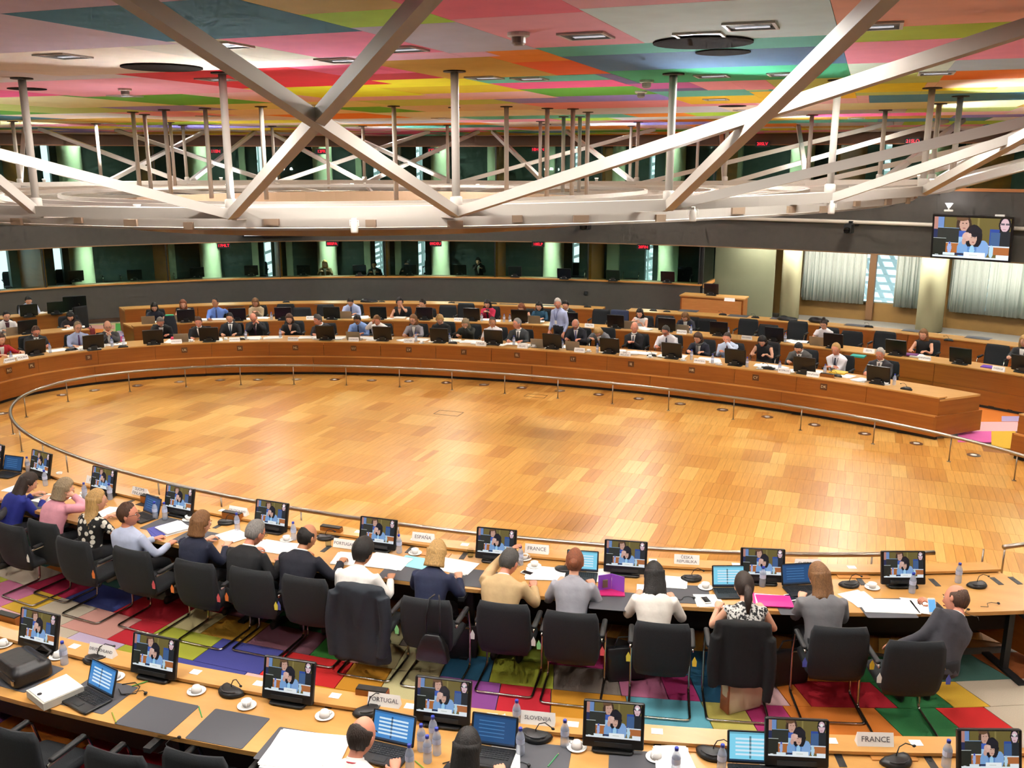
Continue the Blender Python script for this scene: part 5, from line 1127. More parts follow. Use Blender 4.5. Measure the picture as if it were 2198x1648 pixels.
f2 = [
 ('person in a white jacket and wine top at the far left', 'the white jacket at the far left', 14, 678, '#e4dfdc', 'wjacket', ('short', 'black'), dict(hp=14, lean=8, shirt='#4a2430', sc=.97)),
 ('person in a dark blouse leaning over papers beside the left aisle', 'the dark blouse', 151, 679, '#2a2428', 'blouse', ('mid', 'black'), dict(hp=30, hy=12, lean=22, sc=.96)),
 ('person in a dark top at a silver laptop, first of the middle row', 'the dark top at the silver laptop', 331, 659, '#1d2230', 'blouse', ('bob', 'black'), dict(hp=22, lean=10, sc=.96, sleeve='short')),
 ('person in a white sleeveless top with long reddish hair', 'the white sleeveless top', 393, 653, '#e0dad4', 'sleeveless', ('long', 'red'), dict(hp=10, lean=10, sc=.97)),
 ('person in a royal blue shirt and tie laughing, arm out', 'the royal blue shirt', 462, 649, '#5f82cc', 'shirt', ('crop', 'black'), dict(skin='tan', hp=0, hy=25, lean=-4, tie='#1c2450', Lh=(-.42, .20, .88))),
 ('person in a beige jacket looking at something in the hands', 'the beige jacket of the middle row', 548, 649, '#cbb795', 'wjacket', ('long', 'lbrown'), dict(hp=24, lean=6, sc=.97, Rh=(.06, .34, .86), Lh=(-.06, .34, .86), shirt='#c8b090')),
 ('person in a pale blue shirt bent over a tablet in the middle row', 'the pale blue shirt of the middle row', 752, 648, '#b2c0e4', 'shirt', ('short', 'black'), dict(hp=34, lean=12, tie='#26305c')),
 ('person in a black dress with a hand raised to the mouth', 'the black dress', 858, 649, '#151517', 'sleeveless', ('thick', 'black'), dict(hp=0, hy=-18, lean=2, sc=.96, Lh=('H', -.04, .10, -.08), neck=.05)),
 ('person in a black suit with a hand on the chin, middle row', 'the black suit of the middle row', 907, 652, '#17181e', 'suit', ('short', 'dark'), dict(hp=16, hy=18, lean=8, Lh=('H', -.0, .10, -.09), rc=.8)),
 ('person in a bright pink jacket holding a phone', 'the bright pink jacket', 1046, 652, '#c8284e', 'wjacket', ('long', 'black'), dict(hp=24, lean=6, sc=.96, Rh=(.06, .32, .88), Lh=(-.06, .32, .88), shirt='#2a2a2c')),
 ('person in a dark sleeveless top looking down behind a monitor', 'the dark sleeveless top', 1119, 660, '#222024', 'sleeveless', ('bob', 'red'), dict(hp=34, lean=12, sc=.96)),
 ('person in a teal top behind a silver laptop', 'the teal top', 1157, 657, '#1f4c66', 'blouse', ('long', 'black'), dict(hp=20, lean=8, sc=.96)),
 ('person in a black jacket half hidden behind the standing person', 'the half-hidden black jacket', 1214, 655, '#17181c', 'suit', ('short', 'black'), dict(hp=20, lean=10)),
 ('person in a white sleeveless top holding a phone, long black hair', 'the white top with the phone', 1373, 672, '#ddd6d0', 'sleeveless', ('long', 'black'), dict(hp=20, lean=8, sc=.96, Rh=(.08, .34, .90), Lh=(-.08, .34, .86))),
 ('person in a dark patterned jacket with the head bowed', 'the dark patterned jacket', 1470, 680, '#2a2e3c', 'wjacket', ('mid', 'lbrown'), dict(hp=38, lean=16, sc=.96)),
 ('person in a white tee shirt with hair tied on top', 'the white tee shirt', 1768, 696, '#e6e2e4', 'blouse', ('topbun', 'dark'), dict(hp=18, lean=8, sc=.96, sleeve='short')),
 ('person in a black sleeveless top with long brown hair, alone in the middle row', 'the lone black sleeveless top', 1982, 718, '#161618', 'sleeveless', ('long', 'lbrown'), dict(hp=10, lean=6, sc=.97)),
 ('person in a dark cardigan cut off by the right edge', 'the dark cardigan at the right edge', 2198, 732, '#2a2c2e', 'wjacket', ('long', 'blond'), dict(hp=6, lean=6, sc=.97, hy=-20)),
]
for lb, sh, px, py, col, kd, hr_, kw in f2: P(lb, sh, px, py, D2B, col, kd, hr_, **kw)
P('person in a light blue shirt at the outer desk beside two screens', 'the light blue shirt of the outer desk', 61, 645, D3B, '#aebad6', 'shirt', ('short', 'black'), hp=26, lean=10, tie='#3a3452')
P('person standing in a striped light blue shirt, badge on a blue lanyard', 'the standing striped shirt', 1197, 651, off(D1B, 1.2), '#a9b4d8', 'shirt', ('short', 'white'), 'pink', stand=True, lean=4, curve=8, hp=18, hy=-38, yaw_off=-25, Rh=(.26, .08, .86), Lh=(-.25, .14, .88), lanyard='#2a3f86')
for lb, sh, px, py, col, hr_, sk in [('person in a brown top in the booth beside a red chair', 'the brown top', 697, 566, '#6a5434', ('mid', 'blond'), 'light'), ('person in a dark jacket bent forward in the middle booth', 'the booth dark jacket', 803, 568, '#20242a', ('short', 'black'), 'tan'), ('person in a black jacket and white shirt, hand on the cheek, in the booth', 'the booth white shirt', 873, 566, '#191a1e', ('bob', 'black'), 'light'), ('person in black in the darkest booth, chin on a hand', 'the dark booth person', 1026, 560, '#121214', ('bob', 'black'), 'light')]:
    P(lb, sh, px, py, off(WALL, .5), col, 'wjacket', hr_, sk, zb=.42, lean=12, hp=14, sc=.95, legs=False, Rh=(.14, .36, .84) if 'chin' not in lb else ('H', 0, .10, -.09), Lh=(-.14, .36, .84) if 'cheek' not in lb else ('H', -.07, .07, -.03))
# ---------------------------------------------------------------- chairs
NC = [(25, 1172, 'the blue jacket', [(4, 1)]), (95, 1166, 'the pink jacket', [(0, 1)]), (160, 1206, 'the spotted top', [(6, 1)]), (285, 1228, 'the leaning light blue shirt', [(2, 1)]), (420, 1256, 'the first navy jacket', [(2, 1), (6, -1)]), (540, 1273, 'the black suit with white collar', [(7, 1), (6, -1)]), (655, 1291, 'the dark navy suit', [(1, 1), (5, -1)]), (775, 1318, 'the white shirt', []), (915, 1340, 'the second navy jacket', [(3, -1)]), (1080, 1350, 'the beige jacket', [(4, 1), (4, -1)]), (1225, 1371, 'the pale grey jacket', [(2, 1), (3, -1)]), (1420, 1395, 'the white jacket', [(0, 1), (7, -1)]), (1592, 1402, 'the printed top', []), (1800, 1404, 'the grey sweater', [(0, 1), (5, -1)]), (1962, 1436, 'the charcoal suit with the phone', [(5, 1), (4, -1)])]
NCH = {}
for px, py, w_, tg in NC:
    q = G(px, py, .68); yw = yaw_in(q, D1B); f = rotz(yw) @ Vector((0, .27, 0))
    NCH[w_] = chair_at((q[0] + f.x, q[1] + f.y, .004), yw, 'black conference chair with chrome frame behind ' + w_, [(TAGC[a], s_) for a, s_ in tg])
for px, py, lb in [(22, 1600, 'black chair with chrome arms at the bottom left corner'), (248, 1652, 'black chair pulled up to the empty near desk pads'), (418, 1655, 'black chair with a dark red bag at the bottom edge')]:
    q = G(px, py, .80); yw = yaw_in(q, D2B); f = rotz(yw) @ Vector((0, .27, 0)); chair_at((q[0] + f.x, q[1] + f.y, .004), yw, lb)
for p, lb, yw in PEOPLE:
    r1 = abs(math.hypot(p.x / 12.0, p.y / 6.75) - 1)
    if p.y > -1.5 and p.x < 9 and 'standing' not in lb and 'booth' not in lb:
        f = rotz(yw) @ Vector((0, -.03, 0)); chair_at((p.x + f.x, p.y + f.y, .004), yw, 'black chair under ' + short(lb))
for i, (px, py) in enumerate([(614, 672), (649, 680), (700, 674), (962, 675), (1001, 671), (1291, 684), (1330, 688), (1427, 698), (1518, 706), (1606, 706), (1649, 719), (1712, 711), (1828, 734), (1899, 735), (2140, 765)]):
    q = G(px, py, .68); yw = yaw_in(q, D2B); f = rotz(yw) @ Vector((0, .27, 0)); c_ = chair_at((q[0] + f.x, q[1] + f.y, .004), yw, 'empty black chair of the far second row, %s from the left' % ORD[i])
    if px in (1330,):
        m_ = MB(); m_.rbox((0, -.265, .72), (.50, .11, .50), .04); remeshed(m_, 'jacket_on_chair', M('#2c3552', .85, var=.1, scale=9), None, .02); o = PEND[-1]; o.matrix_world = Matrix.Translation((q[0] + f.x, q[1] + f.y, .004)) @ rotz(yw); tag(o, 'navy jacket hung over an empty chair of the far second row', 'jacket')
for px, py, e, lb in [(555, 578, WALL, 'dark booth chair in front of a bright slit window'), (462, 580, WALL, 'dark booth chair by the second column'), (390, 584, WALL, 'dark booth chair in the second booth'), (240, 590, WALL, 'dark booth chair left of the second booth column'), (140, 595, WALL, 'dark booth chair by the first column'), (30, 600, WALL, 'dark booth chair at the far left'), (920, 572, WALL, 'dark booth chair by the middle slit window'), (1085, 575, WALL, 'dark booth chair left of the fifth column'), (1180, 580, WALL, 'dark booth chair before the fifth column'), (1235, 580, WALL, 'dark booth chair before the fifth slit window'), (1305, 580, WALL, 'dark booth chair in the last booth, left'), (1350, 583, WALL, 'dark booth chair in the last booth, middle'), (1460, 590, WALL, 'dark booth chair in the last booth, right'), (712, 572, WALL, 'red chair in the booth beside the brown top')]:
    q = G(px, py, 1.18); yw = yaw_in(q, e); f = rotz(yw) @ Vector((0, -.55, 0)); o = chair_at((q[0] + f.x, q[1] + f.y, .425), yw, lb)
    if 'red chair' in lb:
        for c_ in o.children:
            if c_.name.startswith(('backrest', 'seat')) and 'support' not in c_.name: c_.data = c_.data.copy(); c_.data.materials[0] = M('#a8322c', .8)
# ---------------------------------------------------------------- monitors
def mon_at(px, py, e, label, z=.752, s_=1., parts=MON, back=False):
    q = G(px, py, z); n = inward(q, e)
    return place(parts, 'monitor', (q[0] - n.x * .06, q[1] - n.y * .06, z), yaw_in(q, e), uniq(label), 'monitor', 'black desk monitors', X=Matrix.Scale(s_, 4) if s_ != 1 else None)
for px, py in [(-2, 1003), (97, 1023), (231, 1061), (393, 1104), (589, 1138), (816, 1177), (1067, 1201), (1342, 1229), (1633, 1247), (1931, 1253)]:
    mon_at(px, py, D1F, 'black monitor with the meeting picture in front of ' + who(px + 8, py + 45))
for i, (px, py) in enumerate([(97, 1391), (343, 1448), (628, 1501), (954, 1546), (1316, 1599), (1703, 1638), (2110, 1662)]):
    mon_at(px, py, D2F, 'black monitor with the meeting picture on the nearest desk, %s from the left' % ORD[i], s_=1.0)
far_m = [(v, m_, s) for v, m_, s in MON if v != 'speaker_bar']
for i, (px, py) in enumerate([(80, 763), (203, 752), (330, 741), (449, 735), (698, 731), (820, 733), (942, 737), (1058, 741), (1184, 750), (1307, 760), (1440, 771), (1576, 786), (1724, 804), (1882, 825)]):
    mon_at(px, py, D1F, 'back of a black monitor on the far inner desk, %s from the left' % ORD[i], .78)
for i, (px, py) in enumerate([(400, 693), (510, 690), (608, 688), (712, 687), (812, 687), (911, 688), (1012, 690), (1114, 694), (1222, 700), (1320, 706), (1430, 713), (1541, 722), (1660, 735), (1786, 749), (1920, 764), (2058, 783), (2192, 800)]):
    mon_at(px, py, D2F, 'back of a black monitor on the far second desk, %s from the left' % ORD[i], .78)
mon_at(62, 718, D2F, 'back of a black monitor on the far left second desk', .78); mon_at(64, 681, D3F, 'back of a black monitor before the light blue shirt of the outer desk', .78); mon_at(122, 675, D3F, 'wide black screen in the middle of the far left outer desk', .78); mon_at(163, 672, D3F, 'large tilted black screen at the end of the far left outer desk', .78, 1.35)
for px, lb in ((1526, 'black monitor on the lectern beside the last booth'),):
    p = WL(px, 645, *off(WALL, -.6)); place(MON, 'monitor', (p.x, p.y, .942), yaw_in(p, WALL), lb, 'monitor')
for i, (px, py) in enumerate([(75 * 2.2, 605), (290, 603), (424, 597), (540, 593), (652, 592), (772, 592), (880, 591), (987, 591), (1105, 595), (1210, 600), (1315, 604), (1432, 607)]):
    mon_at(px, py, off(WALL, .3), 'black monitor in the lower booths, %s from the left' % ORD[i], 1.19)
# ---------------------------------------------------------------- wall screens
def wall_tv(px, py, lb, lamp_on):
    e = off(WALL, -.42); p = WL(px, py, *e); yw = yaw_in(p, e); X = Matrix.Rotation(rad(-7), 4, 'X')
    o = empty('wall_screen', p, yw); tag(o, lb, 'television')
    case = MB().box((0, -.03, 0), (1.96, .07, 1.15), X=X).build('case', M('#0b0c0e', .3), o)
    ob('picture', big, o, mat=X @ Matrix.Translation((0, .012, .0)) @ Matrix.Rotation(math.pi, 4, 'Z'))
    MB().box((0, -.22, .1), (.3, .36, .25)).build('wall_bracket', M('#a8a39a', .5), o)
    MB().box((-.62, -.05, .60), (.22, .09, .05)).build('camera_box', WHITE, o)
    return o
wall_tv(2084, 511, 'large wall screen with the meeting picture on the grey wall', True)
wall_tv(586, 470, 'wall screen mostly hidden behind the hanging truss', False)
p = WL(2036, 452, *off(WALL, -.45)); o = place([('base', MB().rbox((0, 0, .0), (.22, .14, .05), .02).mesh('base', WHITE), []), ('arm', MB().tube([(0, 0, .02), (0, 0, .09)], .02, 8).mesh('arm', WHITE, True), []), ('shade', MB().lathe([(.035, .08), (.06, .13), (.10, .19), (.095, .19), (.05, .12)], 16).mesh('shade', M('#f4f2f6', .4, emit=1.5), True), [])], 'wall_lamp', p, 0, 'small lit white lamp above the large wall screen', 'lamp')
lamp('POINT', (0, 0, .24), 10, (.92, .9, 1.), .05, parent=o)
# cameras and boxes on the walls
def cam_at(px, py, s_, lb, e=off(WALL, -.12)):
    p = WL(px, py, *e); place([('body', MB().rbox((0, .02, 0), (.12, .16, .14), .02).mesh('body', BLACK), []), ('mount', MB().box((0, -.08, .08), (.05, .1, .05)).mesh('mount', BLACK), []), ('lens', MB().lathe([(.045, 0), (.045, .05), (.03, .06)], 12, X=Matrix.Translation((0, .1, -.02)) @ Matrix.Rotation(-math.pi / 2, 4, 'X')).mesh('lens', M('#0a0a0c', .15), True), [])], 'wall_camera', p, yaw_in(p, WALL), lb, 'camera', X=Matrix.Scale(s_, 4))
cam_at(1257, 480, 2.6, 'black camera hanging right of the truss hoop', off(WALL, -.5)); cam_at(1823, 490, 1.9, 'black camera under the white wall pipe', off(WALL, -.3))
for px, py, lb in ((1258, 629, 'small black wall box on the grey lower wall'), (1840, 481, 'small black wall box beside the camera under the pipe')):
    p = WL(px, py, *WALL); m_ = MB().rbox((0, .02, 0), (.11, .04, .11), .01).mesh('cover', BLACK); place([('cover', m_, []), ('knob', MB().box((0, .045, 0), (.05, .01, .05)).mesh('knob', M('#2c2c2e', .5)), [])], 'wall_box', p, yaw_in(p, WALL), lb, 'wall box')
# red letter displays of the booths
LED = M('#ff1030', .5, emit=2.2)
for px, py, tx, zc in [(480, 527, '17MLT', 0), (713, 523, '08SPA', 0), (935, 523, '09DEU', 0), (1155, 524, '10ELP', 0), (1381, 530, '20FIN', 0), (463, 325, '11EN', 1), (690, 325, '12FR', 1), (930, 323, '12EST', 1), (1155, 321, '18HUN', 1), (1637, 309, '20SLV', 1), (1960, 303, '21SLO', 1)]:
    p = WL(px, py, *off(WALL, -.05)); yw = yaw_in(p, WALL)
    o = MB().box((0, 0, 0), (.40, .07, .17)).build('display_sign', BLACK); o.location = p; o.rotation_euler.z = yw; tag(o, 'black booth sign with red lit letters %s' % tx, 'sign')
    ob('lettering', text_mesh(tx, .125, LED), o, mat=Matrix.Translation((0, .0365, 0)) @ Matrix.Rotation(math.pi, 4, 'Z') @ Matrix.Rotation(math.pi / 2, 4, 'X'))
# ---------------------------------------------------------------- name cards
for tx, px, py, e, w_ in [('EESTI', 167, 1036, D1F, 'behind the pink jacket, by the guard rail'), ('SUOMI\nFINLAND', 266, 1062, D1F, 'reading SUOMI FINLAND'), ('DEUTSCHLAND', 505, 1098, D1F, 'reading DEUTSCHLAND close to the guard rail'), ('PORTUGAL', 740, 1166, D1B, 'reading PORTUGAL before the white shirt'), ('ESPAÑA', 905, 1170, D1F, 'half hidden behind the second navy jacket'), ('FRANCE', 1160, 1183, D1F, 'reading FRANCE beside the beige jacket'), ('ČESKÁ\nREPUBLIKA', 1518, 1226, D1F, 'reading REPUBLIKA on the inner desk'), ('SVERIGE', 1799, 1236, D1F, 'reading SVERIGE'), ('DEUTSCHLAND', 248, 1376, D2F, 'reading DEUTSCHLAND on the nearest desk'), ('PORTUGAL', 832, 1487, D2F, 'reading PORTUGAL on the nearest desk'), ('SLOVENIJA', 1157, 1530, D2F, 'reading SLOVENIJA'), ('FRANCE', 1893, 1592, D2F, 'reading FRANCE on the nearest desk'), ('', 2205, 1592, D2F, 'cut off by the right edge of the nearest desk')]:
    plate_at(tx, px, py, e, w_, .79 if e is not D1B else .755)
for tx, px, py in [('ROMÂNIA', 15, 772), ('POLSKA', 48, 767), ('SLOVENIJA', 201, 745), ('UNITED KINGDOM', 381, 734), ('SLOVENSKO', 502, 729), ('NEDERLAND', 631, 729), ('LUXEMBOURG', 756, 728), ('LATVIJA', 876, 732), ('ITALIA', 1031, 738), ('ELLAS', 1120, 744), ('LIETUVA', 1243, 752), ('ÉIRE\nIRELAND', 1349, 757), ('HRVATSKA', 1502, 775), ('KYPROS', 1685, 796), ('DANMARK', 1757, 803)]:
    plate_at(tx, px, py, D1F, 'reading %s on the far inner desk' % tx.replace('\n', ' '), .79, w=.24)
for i, px in enumerate([667, 983, 1266, 1466, 1605, 1850, 1976, 2160]):
    yy_ = np.interp(px, [515, 839, 1060, 1303, 1458, 1560, 1703, 1913, 2084, 2198], [688, 690, 692, 706, 717, 725, 742, 770, 786, 802]) - 6
    plate_at(['BELGIQUE', 'POLSKA', 'MALTA', 'MAGYAR', 'BULGARIA', 'EESTI', 'DANMARK', 'SVERIGE'][i], px, yy_, D2F, 'on the far second desk, %s from the left' % ORD[i], .79, w=.24)
plate_at('', 1566, 643, off(WALL, -.6), 'on the lectern beside the last booth', .945, w=.3)
# ---------------------------------------------------------------- microphones, flap boxes, pads
for px, py in [(483, 1125), (697, 1158), (1213, 1226), (1486, 1246), (1826, 1259), (2101, 1260)]: thing_at(MIC, 'conference_microphone', px, py, .751, D1F, 'black gooseneck microphone near ' + who(px, py + 40), 'microphone', 'conference microphones', rz=.2)
for i, (px, py) in enumerate([(210, 1420), (490, 1490), (795, 1532), (1147, 1588), (1530, 1626), (1930, 1642)]): thing_at(MIC, 'conference_microphone', px, py, .751, D2F, 'black gooseneck microphone on the nearest desk, %s from the left' % ORD[i], 'microphone', 'conference microphones', rz=random.Random(i).uniform(-.5, .9), X=Matrix.Scale(1.15, 4))
for i, (px, py) in enumerate([(150, 752), (264, 745), (517, 729), (973, 737), (1400, 764), (1650, 791), (1797, 808), (1947, 836)]): thing_at(MIC, 'conference_microphone', px, py, .79, D1F, 'black microphone on the far inner desk, %s from the left' % ORD[i], 'microphone', 'conference microphones')
for i, (px, py) in enumerate([(615, 649), (820, 649), (970, 651), (1060, 653), (1262, 659), (1403, 667), (1432, 670), (1552, 676), (1622, 682), (1866, 702), (2037, 731)]): thing_at(MIC, 'conference_microphone', px, py, .755, D3F, 'small black microphone on the outer third-row desk, %s from the left' % ORD[i], 'microphone', 'conference microphones')
FLAP = [('box', MB().box((0, 0, .045), (.26, .07, .09)).mesh('box', W_PAN), []), ('socket_plate', MB().box((0, -.004, .094), (.25, .065, .012)).mesh('socket_plate', BLACK), []), ('well', MB().box((0, -.08, .002), (.26, .08, .003)).mesh('well', KICK), [])]
for px, py, e, lb in [(323, 1080, D1F, 'beside the leaning light blue shirt'), (500, 1115, D1F, 'behind the first navy jacket'), (712, 1146, D1F, 'before the dark navy suit'), (20, 1338, D2F, 'at the left end of the nearest desk'), (800, 1500, D2F, 'beside the PORTUGAL card of the nearest desk'), (1775, 812, D1F, 'on the far inner desk at the folded arms')]: thing_at(FLAP, 'socket_box', px, py, .751, e, 'open wooden socket box with black top ' + lb, 'socket box', 'flap-up socket boxes')
for px, py, e, w_ in [(338, 1534, D2B, 'between the grey laptop pad and the empty pad'), (490, 1563, D2B, 'empty, in the middle of the near left desk'), (636, 1604, D2B, 'under the large white paper'), (50, 1448, D2B, 'under the black briefcase'), (208, 1492, D2B, 'under the open laptop on the nearest desk'), (1380, 1650, D2B, 'empty at the bottom edge'), (1150, 1632, D2B, 'right of the black hair at the bottom edge'), (360, 1128, D1B, 'beside the leaning light blue shirt'), (425, 1155, D1B, 'before the first navy jacket'), (870, 1228, D1B, 'before the white shirt'), (1010, 1240, D1B, 'right of the second navy jacket'), (1470, 1275, D1B, 'right of the white jacket'), (1720, 1300, D1B, 'under the pink folder'), (1900, 1305, D1B, 'under the white papers by the grey sweater'), (90, 1075, D1B, 'before the blue jacket'), (1320, 1290, D1B, 'before the pale grey jacket')]: pad_at(px, py, e, w_)
for i, (px, py) in enumerate([(505, 655), (697, 652), (890, 651), (995, 652), (1090, 654), (1180, 657), (1478, 667), (1585, 678), (1677, 684), (1838, 698), (1963, 710), (2100, 725)]): pad_at(px, py, D3F, 'on the outer third-row desk, %s from the left' % ORD[i], z=.752, w=.55, h=.38)
# ---------------------------------------------------------------- cups, bottles, glasses
for i, (px, py) in enumerate([(128, 1022), (405, 1116), (615, 1160), (891, 1188), (1147, 1216), (1126, 1200), (1514, 1262), (1872, 1262), (1698, 1252), (180, 1065)]): thing_at(CUP, 'coffee_cup', px, py, .751, D1B, 'white coffee cup on a saucer near ' + who(px, py + 35), 'cup', 'white cups', rz=i * 1.3)
for i, (px, py) in enumerate([(8, 1385), (125, 1410), (248, 1455), (422, 1485), (530, 1516), (697, 1538), (1080, 1552), (1238, 1605), (1408, 1627), (1635, 1622)]): thing_at(CUPD if i not in (4,) else CUP, 'coffee_cup', px, py, .751, D2B, 'white cup turned over on a saucer, %s from the left on the nearest desk' % ORD[i] if i != 4 else 'upright white cup of the nearest desk between the empty pads', 'cup', 'white cups', rz=i * 1.3)
for i, (px, py) in enumerate([(411, 733), (485, 729), (905, 737), (1145, 745), (1263, 755), (1395, 767), (1466, 774), (1543, 783), (1630, 792), (1902, 826), (175, 752)]): thing_at(CUP, 'coffee_cup', px, py, .79, D1F, 'white cup on the far inner desk near ' + who(px, py - 30), 'cup', 'white cups', rz=i)
def bottle(px, py, z, e, lb): thing_at(BOT, 'water_bottle', px, py, z, e, lb, 'bottle', 'water bottles with blue caps')
for px, py in [(61, 1012), (98, 1042), (183, 1070), (237, 1072), (334, 1113), (355, 1114), (510, 1138), (631, 1158), (857, 1186), (1117, 1212), (1636, 1258), (1957, 1272), (2056, 1250)]: bottle(px, py, .751, D1B, 'clear water bottle with blue cap near ' + who(px, py + 25))
for px, py, lb in [(139, 1425, 'beside the left cup of the nearest desk'), (1109, 1556, 'at the ledge beside the SLOVENIJA card'), (1212, 1600, 'left of the middle monitor of the nearest desk'), (905, 1610, 'in the cluster by the red lanyard, front left'), (930, 1592, 'in the cluster by the red lanyard, back'), (918, 1635, 'in the cluster by the red lanyard, front middle'), (938, 1618, 'in the cluster by the red lanyard, right'), (880, 1655, 'standing apart right of the red lanyard'), (1117, 1618, 'right of the laptop at the bottom edge'), (1548, 1655, 'beside the microphone at the bottom edge'), (1450, 1662, 'on white paper at the bottom edge'), (2030, 1645, 'left of the rightmost near monitor'), (2140, 1662, 'before the rightmost near monitor')]: bottle(px, py, .751, D2B, 'clear water bottle with blue cap ' + lb)
for px, py in [(25, 775), (108, 757), (241, 744), (266, 739), (528, 727), (602, 724), (893, 733), (965, 735), (1103, 740), (1207, 748), (1282, 758), (1484, 772), (1529, 781), (1603, 788), (1673, 797), (1770, 804), (1919, 826)]: bottle(px, py, .775, D1F, 'clear water bottle on the far inner desk near ' + who(px, py - 30))
for px, py in [(583, 687), (1034, 689), (1082, 691), (1094, 691), (1483, 716), (1563, 721), (1685, 734)]: bottle(px, py, .775, D2F, 'clear water bottle on the far second desk near ' + who(px, py - 30))
for px, py, lb in [(1010, 1195, 'left of the beige jacket'), (1322, 1232, 'beside the purple folder'), (1925, 1262, 'before the rightmost inner monitor'), (705, 1172, 'left of the PORTUGAL card')]: thing_at(GLS, 'drinking_glass', px, py, .751, D1B, 'empty drinking glass ' + lb, 'glass')
# ---------------------------------------------------------------- laptops, folders, phones
for px, py, k_, rz, lb in [(12, 1020, 'dark', .3, 'dark laptop at the left edge before the blue jacket'), (305, 1112, 'dark', -.2, 'open laptop before the leaning light blue shirt'), (1247, 1240, 'cyan', 0, 'lit laptop before the pale grey jacket'), (1570, 1275, 'cyan', .1, 'lit laptop before the printed top'), (1722, 1270, 'dark', .15, 'dark-screened laptop before the grey sweater')]:
    thing_at(LAP[k_], 'laptop', px, py, .752, D1B, lb, 'laptop', rz=rz)
for px, py, k_, rz, lb in [(185, 1505, 'blue', -.25, 'open black laptop with a blue screen on the nearest desk'), (825, 1622, 'blue', -.12, 'open black laptop with a bright screen before the red lanyard'), (1050, 1628, 'dark', -.05, 'open black laptop beside the black hair at the bottom edge'), (1620, 1668, 'cyan', 0, 'open laptop cut off by the bottom edge')]:
    thing_at(LAP[k_], 'laptop', px, py, .757, D2B, lb, 'laptop', rz=rz, X=Matrix.Scale(1.05, 4))
for px, py, e, z, lb in [(418, 741, D1F, .79, 'grey laptop before the black suit behind the laptop'), (754, 730, D1F, .79, 'silver tablet before the sky blue shirt'), (1150, 747, D1F, .79, 'silver laptop left of the standing striped shirt'), (1232, 748, D1F, .79, 'dark laptop before the lilac tie'), (328, 698, D2F, .78, 'silver laptop of the dark top'), (380, 694, D2F, .78, 'silver laptop of the white sleeveless top'), (742, 686, D2F, .78, 'silver laptop before the pale blue shirt of the middle row'), (1146, 692, D2F, .78, 'silver laptop of the teal top'), (1350, 704, D2F, .78, 'white laptop before the white top with the phone'), (1752, 742, D2F, .78, 'silver laptop of the white tee shirt'), (22, 718, D2F, .78, 'beige laptop of the white jacket at the far left'), (1468, 713, D2F, .78, 'dark laptop of the dark patterned jacket')]:
    q = EP(off(e, .46), ET(G(px, py, z), e)); place(LAPS, 'laptop', (q[0], q[1], .757), yaw_in(q, e), lb, 'laptop')
# folders
pk = MB().box((0, 0, .006), (.34, .25, .012)).box((.03, -.02, .016), (.33, .24, .006), .12); thing_at([('cover', pk.mesh('cover', M('#d02a86', .35)), []), ('sheets', MB().box((0, .01, .013), (.30, .21, .004), .05).mesh('sheets', PAPER), [])], 'document_folder', 1655, 1290, .756, D1B, 'shiny pink document folder beside the printed top', 'folder', rz=-.15)
vf = MB(); X = Matrix.Rotation(rad(35), 4, 'Z'); vf.box((-.065, 0, .085), (.14, .006, .17), .45); vf.box((.065, 0, .085), (.14, .006, .17), -.45)
thing_at([('cover', vf.mesh('cover', M('#9450c8', .5)), []), ('clip', MB().box((-.06, -.035, .09), (.05, .012, .08), .45).mesh('clip', M('#6b5a4a', .4)), []), ('base_folder', MB().box((0, -.02, .005), (.26, .2, .01), .1).mesh('base_folder', M('#c2266a', .5)), [])], 'document_folder', 1312, 1268, .756, D1B, 'standing purple folder right of the pale grey jacket', 'folder')
bind = [('cover', MB().box((0, 0, .03), (.30, .32, .06)).mesh('cover', M('#c9c4b6', .6)), []), ('sheets', MB().box((.004, .004, .063), (.28, .30, .008)).mesh('sheets', PAPER), []), ('ring_hole', MB().lathe([(.018, .0), (.018, .004), (.01, .005)], 12, (0, -.12, .067)).mesh('ring_hole', BLACK), [])]
thing_at(bind, 'ring_binder', 120, 1492, .757, D2B, 'cream ring binder with white sheets beside the black briefcase', 'binder', rz=-.35)
ph = [('case', MB().rbox((0, 0, .004), (.07, .14, .008), .01).mesh('case', WHITE), []), ('screen', MB().box((0, 0, .0085), (.062, .11, .001)).mesh('screen', M('#12161c', .15)), [])]
phl = [('case', ph[0][1], []), ('screen', MB().box((0, 0, .0085), (.062, .11, .001)).mesh('screen', M('#5a9ad0', .3, emit=.8)), [])]
thing_at(ph, 'phone', 1697, 1283, .758, D1B, 'white phone lying left of the grey sweater', 'phone', rz=.4); thing_at(ph, 'phone', 1515, 1288, .76, D1B, 'dark phone on paper left of the printed top', 'phone', rz=.3); thing_at(ph, 'phone', 1132, 1230, .757, D1B, 'phone on papers before the beige jacket', 'phone', rz=1.2)
q = G(2000, 1300, .97); place(phl, 'phone', (q[0], q[1], .97), yaw_in(q, D1B), 'lit white phone held up by the charcoal suit', 'phone', X=Matrix.Rotation(rad(62), 4, 'X'))
